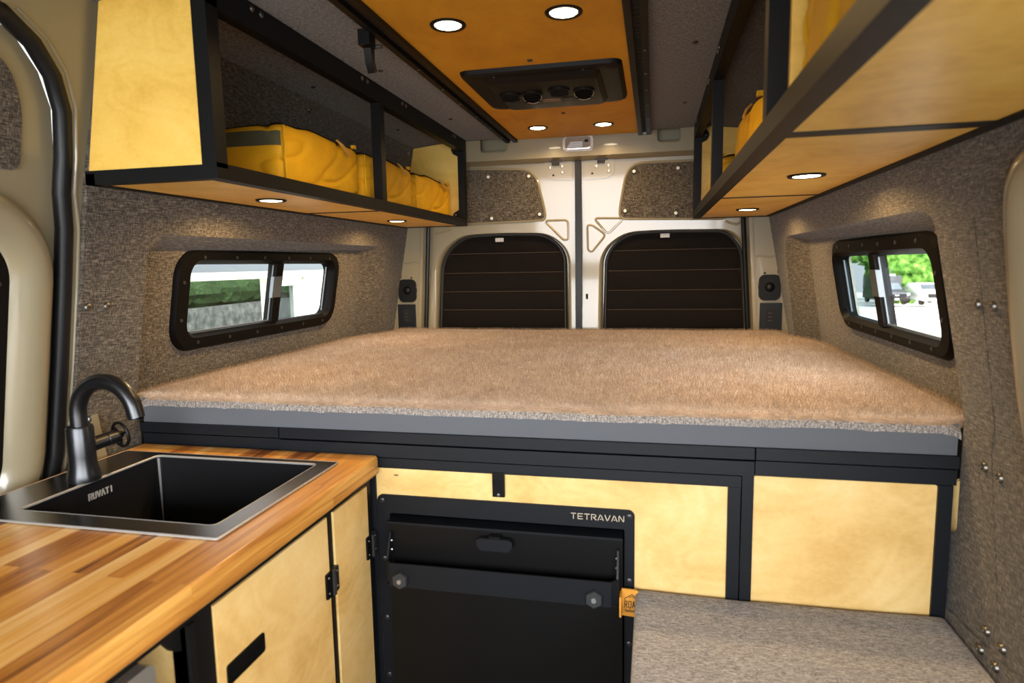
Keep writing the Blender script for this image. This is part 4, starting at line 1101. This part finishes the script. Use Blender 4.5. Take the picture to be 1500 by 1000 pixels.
sk = thing('sink', 'square gunmetal drop-in sink set into the worktop under the faucet', 'sink', (-.59, 1.03, .80))
bm = sheet(BM(), rrect(-.868, -.326, .830, 1.224, .006, 3), [rrect(-.766, -.364, .873, 1.205, .012, 4)], f5, 1.0185, 1.0225)
obj('sink_rim', bm, M['gunmetal'], sk)
bm = BM()
T = rrect(-.766, -.364, .873, 1.205, .012, 4); Bt = rrect(-.762, -.368, .877, 1.201, .014, 4); B2 = rrect(-.745, -.385, .894, 1.184, .02, 4)
strip(bm, [f5(u, v, 1.0205) for u, v in T], [f5(u, v, .84) for u, v in Bt]); strip(bm, [f5(u, v, .84) for u, v in Bt], [f5(u, v, .825) for u, v in B2]); sheet(bm, B2, [], f5, .825)
bo = obj('sink_bowl', bm, M['sink_dark'], sk, smooth=50)
obj('bowl_edge_highlight', tube(BM(), [f5(u, v, 1.0205) for u, v in T], .0026, 6, closed=True), M['sink_highlight'], sk)
obj('rim_edge_highlight', tube(BM(), [f5(u, v, 1.0208) for u, v in rrect(-.868, -.326, .830, 1.224, .006, 3)], .0022, 6, closed=True), M['sink_highlight'], sk)
bm = tube(BM(), [(-.7635, 1.2025, 1.016), (-.7600, 1.1990, .84)], .0035, 6); tube(bm, [(-.3665, 1.2025, 1.016), (-.370, 1.1990, .84)], .003, 6)
obj('corner_highlight', bm, M['sink_highlight'], sk)  # bright tubes painting the highlight down the bowl corners
obj('drain', lathe(BM(), [(.05, 0), (.045, .004), (.03, -.002), (0, -.003)], (-.565, 1.04, .8255), n=24), M['gunmetal'], sk)
f6 = lambda u, v, w: Vector((-.7655 + w, u, v))
GV = {'R': [((.1, 0), (.1, 1)), ((.1, .93), (.9, .93)), ((.9, .93), (.9, .5)), ((.9, .5), (.1, .5)), ((.5, .5), (.95, 0))], 'U': [((.1, .07), (.1, 1)), ((.1, .07), (.9, .07)), ((.9, .07), (.9, 1))],
      'V': [((.02, 1), (.5, 0)), ((.5, 0), (.98, 1))], 'A': [((.0, 0), (.5, 1)), ((.5, 1), (1, 0))], 'T': [((0, .93), (1, .93)), ((.5, 0), (.5, .93))], 'I': [((.5, 0), (.5, 1))]}
obj('maker_mark', letters('RUVATI', 1.016, 1.075, .984, .9975, f6, .0024, .002, .0005, GV), M['logo_grey'], sk, label='pale RUVATI lettering')

fa = thing('faucet', 'matt black gooseneck faucet with a round side wheel handle, on the sink rim', 'faucet', (-.785, 1.030, 1.0225))
bm = lathe(BM(), [(.0, 0), (.0300, 0), (.0305, .006), (.0285, .016), (.0255, .030), (.0248, .05), (.0245, .108), (.0230, .112), (.0185, .1125), (0, .1125)], (-.785, 1.030, 1.0225), n=32)
obj('faucet_body', bm, M['faucet'], fa, smooth=40)
c = Vector((-.717, 1.030, 1.158)); pts = [Vector((-.785, 1.030, 1.13)), Vector((-.785, 1.030, 1.15))]
for k in range(0, 19):
    a = PI - k * math.radians(172) / 18
    pts.append(c + Vector((.068 * math.cos(a), 0, .068 * math.sin(a))))
pts.append(pts[-1] + Vector((.003, 0, -.012)))
obj('spout', tube(BM(), pts, .0158, 20), M['faucet'], fa, smooth=60)
e_ = pts[-1]
obj('aerator', lathe(BM(), [(.0125, 0), (.0125, -.002), (0, -.002)], e_, n=18), M['black_gloss'], fa)
dv = Vector((.22, .97, .10)).normalized(); a_ = dv.cross(Vector((0, 0, 1))).normalized(); b2_ = a_.cross(dv)
hc = Vector((-.785, 1.030, 1.088))
obj('valve_barrel', lathe(BM(), [(.0145, .015), (.0145, .048), (.0132, .049), (.0132, .051), (.0145, .052), (.0145, .074), (.011, .076), (0, .076)], hc, n=24, frame=(a_, b2_, dv)), M['faucet'], fa)
wh = hc + dv * .082
g = obj('wheel_handle', tube(BM(), [wh + (a_ * math.cos(2 * PI * k / 28) + b2_ * math.sin(2 * PI * k / 28)) * .026 for k in range(28)], .0034, 8, closed=True), M['black_gloss'], fa)
bm = BM()
for k in range(3):
    an = 2 * PI * k / 3 + .4
    tube(bm, [wh, wh + (a_ * math.cos(an) + b2_ * math.sin(an)) * .025], .003, 6)
lathe(bm, [(0, -.006), (.007, -.006), (.007, .003), (0, .004)], wh, n=12, frame=(a_, b2_, dv))
obj('wheel_spokes', bm, M['black_gloss'], g)

kc = thing('kitchen_cabinet', 'black framed birch kitchen cabinet under the butcher block worktop', 'cabinet', (-.58, .7, FLOOR_Z))
def kp(nm, y0, y1, z0, z1, x0=-.310, x1=-.287, m='black', bw=.0015): return obj(nm, bbox(x0, x1, y0, y1, z0, z1, bw), M[m], kc)
kp('top_rail', -.10, 1.292, .9555, .972)
kp('post', 1.272, 1.292, FLOOR_Z, .9555)
kp('post', 1.093, 1.116, FLOOR_Z, .9555, -.315, -.289)
kp('post', .703, .757, FLOOR_Z, .9555)
kp('post', .703, .716, FLOOR_Z, .9555, -.310, -.281)
obj('corner_gusset', bevel(sheet(BM(), rpoly([(.703, .9555), (.703, .918), (.690, .924), (.668, .9555)], [0, 0, .02, 0]), [], lambda u, v, w: Vector((-.305 + w, u, v)), 0, .01), .001), M['black'], kc)
obj('divider', bbox(-.86, -.312, .712, .724, FLOOR_Z, .955, .001), M['ply'], kc)
obj('back_board', bbox(-.875, -.863, -.10, 1.292, FLOOR_Z, .80, .001), M['ply'], kc)
obj('shelf', bbox(-.86, -.305, -.10, .703, .575, .59, .001), M['ply'], kc)
obj('end_board', bbox(-.86, -.312, 1.280, 1.292, FLOOR_Z, .955, .001), M['ply'], kc)
d1 = obj('cabinet_door', bbox(-.302, -.285, .759, 1.091, .10, .9535, .002), M['ply'], kc)
d2 = obj('cabinet_door', bbox(-.302, -.285, 1.118, 1.2705, .10, .9535, .002), M['ply'], kc)
f7 = lambda u, v, w: Vector((-.285 + w, u, v))
bm = sheet(BM(), rrect(.776, .870, .815, .848, .005, 4), [rrect(.780, .866, .819, .844, .004, 4)], f7, .0025, -.001)
g = obj('handle', bm, M['black_gloss'], d1)
obj('handle_recess', sheet(BM(), rrect(.779, .867, .818, .845, .004, 4), [], f7, .0006), M['black_gloss'], d1)
obj('handle_grip', bbox(-.2848, -.2805, .782, .864, .838, .8455, .0015), M['black_gloss'], d1)
def hinge(yc, zc, par):
    h_ = obj('hinge', bevel(sheet(BM(), rrect(yc - .026, yc - .004, zc - .026, zc + .026, .003, 3), [], f7, .004, .0), .0008), M['black_gloss'], par)
    bm = bevel(sheet(BM(), rrect(yc + .004, yc + .024, zc - .026, zc + .026, .003, 3), [], f7, .003, -.004), .0008)
    tube(bm, [f7(yc, zc - .026, .005), f7(yc, zc + .026, .005)], .0048, 8)
    for dy, dz in ((-.017, .016), (-.017, -.016), (.016, .016), (.016, -.016)):
        lathe(bm, [(.0032, 0), (.0025, .0015), (0, .0015)], f7(yc + dy, zc + dz, .004), axis='x', n=8)
    obj('hinge_knuckle', bm, M['bolt_dark'], h_)
hinge(1.098, .817, d1); hinge(1.279, .813, d2)

mw_ = thing('microwave', 'silver fronted microwave in the open bay under the worktop', 'microwave', (-.55, .40, .59))
obj('casing', bbox(-.80, -.318, .205, .655, .591, .928, .004), M['black_gloss'], mw_)
obj('door_bezel', bevel(sheet(BM(), rrect(.200, .660, .592, .930, .012, 4), [rrect(.225, .640, .615, .905, .004, 3)], lambda u, v, w: Vector((-.300 + w, u, v)), 0, -.018), .002), M['silver'], mw_)
obj('door_glass', sheet(BM(), rrect(.225, .640, .615, .905, .004, 3), [], lambda u, v, w: Vector((-.304 + w, u, v)), 0, -.01), M['display'], mw_)

# ------------------------------------------------------------------ outside
g = obj('ground_left', sheet(BM(), [(-1.6, -10), (-9.5, -10), (-40, -10), (-40, 60), (-9.5, 60), (-1.6, 60)], [], lambda u, v, w: Vector((u, v, -.55 + (min(abs(u), 9.5) - 1.6) * .085)), 0), M['stone'])
tag(g, 'grey stone paving outside the left window', 'ground', kind='structure')
g = obj('ground_right', sheet(BM(), [(1.3, -10), (80, -10), (80, 120), (1.3, 120)], [], lambda u, v, w: Vector((u, v, -.6 - .0316 * max(0, v))), 0), M['tarmac'])
bm = BM(); rows = []
tag(g, 'pale concrete lot outside the right window', 'ground', kind='structure')

def blob_mass(bm, cx, cy, cz, rx, ry, rz, seed, amp=.25, fr=2.2, sub=4):
    b2 = BM(); bmesh.ops.create_icosphere(b2, subdivisions=sub, radius=1)
    for v in b2.verts:
        n = v.co.normalized()
        k = 1 + amp * noise.noise(n * fr + Vector((seed, 0, 0))) + amp * .6 * noise.noise(n * fr * 3.1 + Vector((seed, 5, 0))) + amp * .45 * noise.noise(n * fr * 8 + Vector((seed, 9, 0)))
        v.co = Vector((cx + n.x * rx * k, cy + n.y * ry * k, cz + n.z * rz * k))
    me = bpy.data.meshes.new('tmp'); b2.to_mesh(me); b2.free(); bm.from_mesh(me); bpy.data.meshes.remove(me)

# hedge on its low stone wall, left
bm = BM()
for k in range(16): blob_mass(bm, -10.25 + random.uniform(-.1, .1), 6 + k * .85, .90, .7, .75, .42, k * 3.1, .16, 3.0, 3)
hg = obj('hedge', bm, M['hedge'], None, smooth=20); tag(hg, 'clipped dark green hedge on the low stone wall outside the left window', 'hedge', kind='stuff')
bm = BM(); box(bm, -9.36, -9.2, 4, 22, -.2, .64); bmesh.ops.subdivide_edges(bm, edges=bm.edges, cuts=20, use_grid_fill=True)
for v in bm.verts: v.co += Vector((noise.noise(v.co * 2.2) * .06, 0, noise.noise(v.co * 1.7) * .04))
tag(obj('stone_wall', bm, M['stone']), 'low grey stone retaining wall beneath the hedge', 'wall')
# cream shelter just outside the left window
t = thing('carport', 'cream framed shelter with a grey roof edge just outside the left window', 'shelter', (-2.3, 3.6, -.5))
obj('beam', bbox(-2.30, -2.18, 2.2, 4.9, 1.378, 1.424, .004), M['cream'], t)
obj('roof_edge', bbox(-2.5, -2.20, 2.2, 4.9, 1.424, 1.60, .004), M['awning'], t)
obj('post', bbox(-2.30, -2.18, 4.30, 4.60, -.45, 1.378, .004), M['cream'], t)
bm = sheet(BM(), [(3.85, -.45), (4.28, -.45), (4.28, 1.378), (3.85, 1.378)], [[(3.93, .2), (4.20, .2), (4.20, 1.32), (3.93, 1.32)]], lambda u, v, w: Vector((-2.2 + w, u, v)), 0, -.06)
sf = obj('door_frame', bm, M['cream'], t)
obj('door_pane', sheet(BM(), [(3.93, .2), (4.20, .2), (4.20, 1.32), (3.93, 1.32)], [], lambda u, v, w: Vector((-2.23 + w, u, v)), 0, -.01), M['glass_tint'], sf)

# trees behind the lot
TRE = [(13.5, 66, 6.0, 'green tree at the left edge of the right window view, nearer row', 4.3), (22.6, 66, 6.6, 'green tree directly behind the dark pickup', 4.4), (31.6, 66, 6.4, 'green tree to the right behind the white car', 4.3),
       (18., 78, 7.5, 'taller green tree in the rear row, left of the pickup', 4.6), (27.4, 78, 7.8, 'tallest bright green tree in the rear row, between the two cars', 4.7), (36.8, 78, 7.5, 'green tree farthest right in the rear row', 4.6)]
for k, (x, y, hgt, lab, rr) in enumerate(TRE):
    t = thing('tree', lab, 'tree', (x, y, -2.9), group='trees behind the lot')
    bm = BM()
    random.seed(20 + k)
    for j in range(9):
        a = random.uniform(0, 2 * PI); q = random.uniform(.2, .8)
        blob_mass(bm, x + math.cos(a) * rr * q * .7, y + math.sin(a) * rr * q * .5, -2.4 + hgt * random.uniform(.15, .75), rr * .5, rr * .45, hgt * .30, k * 11 + j, .28, 2.4, 4)
    obj('crown', bm, M['tree'], t, smooth=15)
    obj('trunk', tube(BM(), [(x, y, -2.9), (x + .1, y, -.5), (x, y, .8)], [.3, .24, .15], 8), plain('bark', (.09, .065, .045), .9), t)

def car(name, label, cx, cy, z, W, L_, H, hood, paint, camper):
    """front faces the van (towards -y)"""
    t = thing(name, label, 'car', (cx, cy, z))
    hw = W / 2
    # side profile (y, z) from front bumper to tail
    prof = [(0, .38), (-.03 + .0, .70), (.05, hood - .08), (.25, hood), (1.15, hood + .10), (1.85, H - .06), (2.2, H), (L_ - .7, H), (L_ - .1, H - .25), (L_, .9), (L_ - .05, .38)]
    bm = BM(); loops = []
    for s, q in ((-1, 0), (1, 0)):
        pass
    secs = [(-1, .93), (-.93, .99), (-.8, 1), (.8, 1), (.93, .99), (1, .93)]
    for f, k in secs:
        loops.append([Vector((cx + hw * f * (1 if zz < hood + .12 else .86), cy + yy * (1 if k == 1 else 1) + (1 - k) * (1 if yy < 2 else -1), z + .38 + (zz - .38) * k)) for yy, zz in prof])
    for a, b in zip(loops, loops[1:]): strip(bm, a, b)
    bm.faces.new([bm.verts.new(p) for p in loops[0]]); bm.faces.new([bm.verts.new(p) for p in loops[-1]])
    obj('body', bevel(bm, .03, 2), paint, t, smooth=40)
    P = lambda u, v, w: Vector((cx + u, cy - w, z + v))
    gw = hw * .80
    # sloping windscreen
    y0, z0, y1, z1 = 1.20, hood + .12, 1.80, H - .10
    obj('windscreen', sheet(BM(), [(-gw, 0), (gw, 0), (gw * .9, 1), (-gw * .9, 1)], [], lambda u, v, w: Vector((cx + u, cy + y0 + (y1 - y0) * v - .02 - w, z + z0 + (z1 - z0) * v + .02)), 0, .02), M['car_glass'], t)
    obj('grille', bevel(sheet(BM(), rpoly([(-hw * .72, .62), (hw * .72, .62), (hw * .78, hood - .16), (-hw * .78, hood - .16)], .05), [], P, .07, -.05), .01), M['black_gloss'], t)
    obj('badge', bevel(sheet(BM(), [(-.15, hood - .32), (.15, hood - .32), (.15, hood - .25), (-.15, hood - .25)], [], P, .085, .06), .01), M['chrome'], t)
    for s in (-1, 1):
        obj('headlamp', bevel(sheet(BM(), rpoly([(s * hw * .76, hood - .30), (s * hw * .97, hood - .26), (s * hw * .97, hood - .12), (s * hw * .74, hood - .14)], .02), [], P, .06, -.08), .01), M['lamp_glass'], t)
        obj('wheel', lathe(BM(), [(0, -.10), (.22, -.10), (.25, -.12), (.36, -.11), (.37, 0), (.36, .11), (.25, .12), (.22, .10), (0, .10)], (cx + s * (hw - .14), cy + .85, z + .37), axis='x', n=24), M['rubber'], t)
        obj('wheel', lathe(BM(), [(0, -.10), (.22, -.10), (.25, -.12), (.36, -.11), (.37, 0), (.36, .11), (.25, .12), (.22, .10), (0, .10)], (cx + s * (hw - .14), cy + L_ - .95, z + .37), axis='x', n=24), M['rubber'], t)
        obj('mirror', bevel(box(BM(), cx + s * hw * 1.0 - .02, cx + s * hw * 1.0 + s * .16 + .02, cy + 1.25, cy + 1.40, z + hood + .15, z + hood + .33), .03), paint, t)
    obj('bumper', bevel(box(BM(), cx - hw * .94, cx + hw * .94, cy - .12, cy + .10, z + .40, z + .60), .04), M['black_gloss'] if camper else paint, t)
    obj('number_plate', bbox(cx - .16, cx + .16, cy - .14, cy - .11, z + .44, z + .56, .005), M['white'], t)
    if camper:
        c_ = obj('camper_shell', bevel(box(BM(), cx - hw * .98, cx + hw * .98, cy + 1.9, cy + L_, z + 1.1, z + 2.35), .08), M['car_dark'], t)
        obj('roof_box', bevel(box(BM(), cx - hw * .5, cx + hw * .5, cy + 2.0, cy + 3.2, z + 2.35, z + 2.46), .03), M['white'], c_)
    return t
car('pickup_truck', 'dark pickup truck with a black camper shell, parked by the trees', 19.5, 57, -2.40, 1.95, 5.4, 1.85, 1.10, M['car_dark'], True)
car('car', 'white car parked nose-out on the lot to the right of the dark pickup', 22.1, 56, -2.37, 1.95, 4.7, 1.72, 1.12, M['car_white'], False)

# ------------------------------------------------------------------ light
SKY_LOW, SKY_HIGH = 1.8, 17.5
w = bpy.data.worlds.new('World'); scene.world = w; w.use_nodes = True
nt = w.node_tree; bg = nt.nodes['Background']
bg.inputs[0].default_value = (.95, .98, 1.0, 1)
# bright overcast sky, brightest towards the hidden sun ahead of the van's nose
tc = nt.nodes.new('ShaderNodeTexCoord'); vm = nt.nodes.new('ShaderNodeVectorMath'); vm.operation = 'DOT_PRODUCT'; vm.inputs[1].default_value = (.50, -.82, .28)
nt.links.new(tc.outputs['Generated'], vm.inputs[0])
mr = nt.nodes.new('ShaderNodeMapRange'); mr.interpolation_type = 'SMOOTHSTEP'
for k_, v_ in ((1, .05), (2, .85), (3, SKY_LOW), (4, SKY_HIGH)): mr.inputs[k_].default_value = v_
nt.links.new(vm.outputs['Value'], mr.inputs[0]); nt.links.new(mr.outputs[0], bg.inputs[1])
def portal(loc, rot, sx, sy):
    l = bpy.data.lights.new('daylight_portal', 'AREA'); l.shape = 'RECTANGLE'; l.size = sx; l.size_y = sy; l.cycles.is_portal = True
    o = bpy.data.objects.new('daylight_portal', l); COL.objects.link(o); o.location = loc; o.rotation_euler = rot
portal((0, -1.03, 1.36), (PI / 2, 0, 0), 1.96, .76)            # unseen cab opening added for daylight, facing the cabin
portal((-1.03, 1.915, 1.36), (PI / 2, 0, -PI / 2), .80, .22)
portal((1.03, 1.835, 1.36), (PI / 2, 0, PI / 2), .74, .22)
portal((1.03, -.325, 1.31), (PI / 2, 0, PI / 2), 1.05, .54)      # unseen side opening added to bring in daylight

scene.view_settings.view_transform = 'Standard'
scene.view_settings.look = 'None'
scene.view_settings.exposure = .0
scene.view_settings.gamma = 1
scene.view_settings.use_curve_mapping = False
scene.cycles.max_bounces = 10; scene.cycles.diffuse_bounces = 5; scene.cycles.transparent_max_bounces = 16
scene.cycles.use_denoising = True
scene.cycles.sample_clamp_indirect = 6
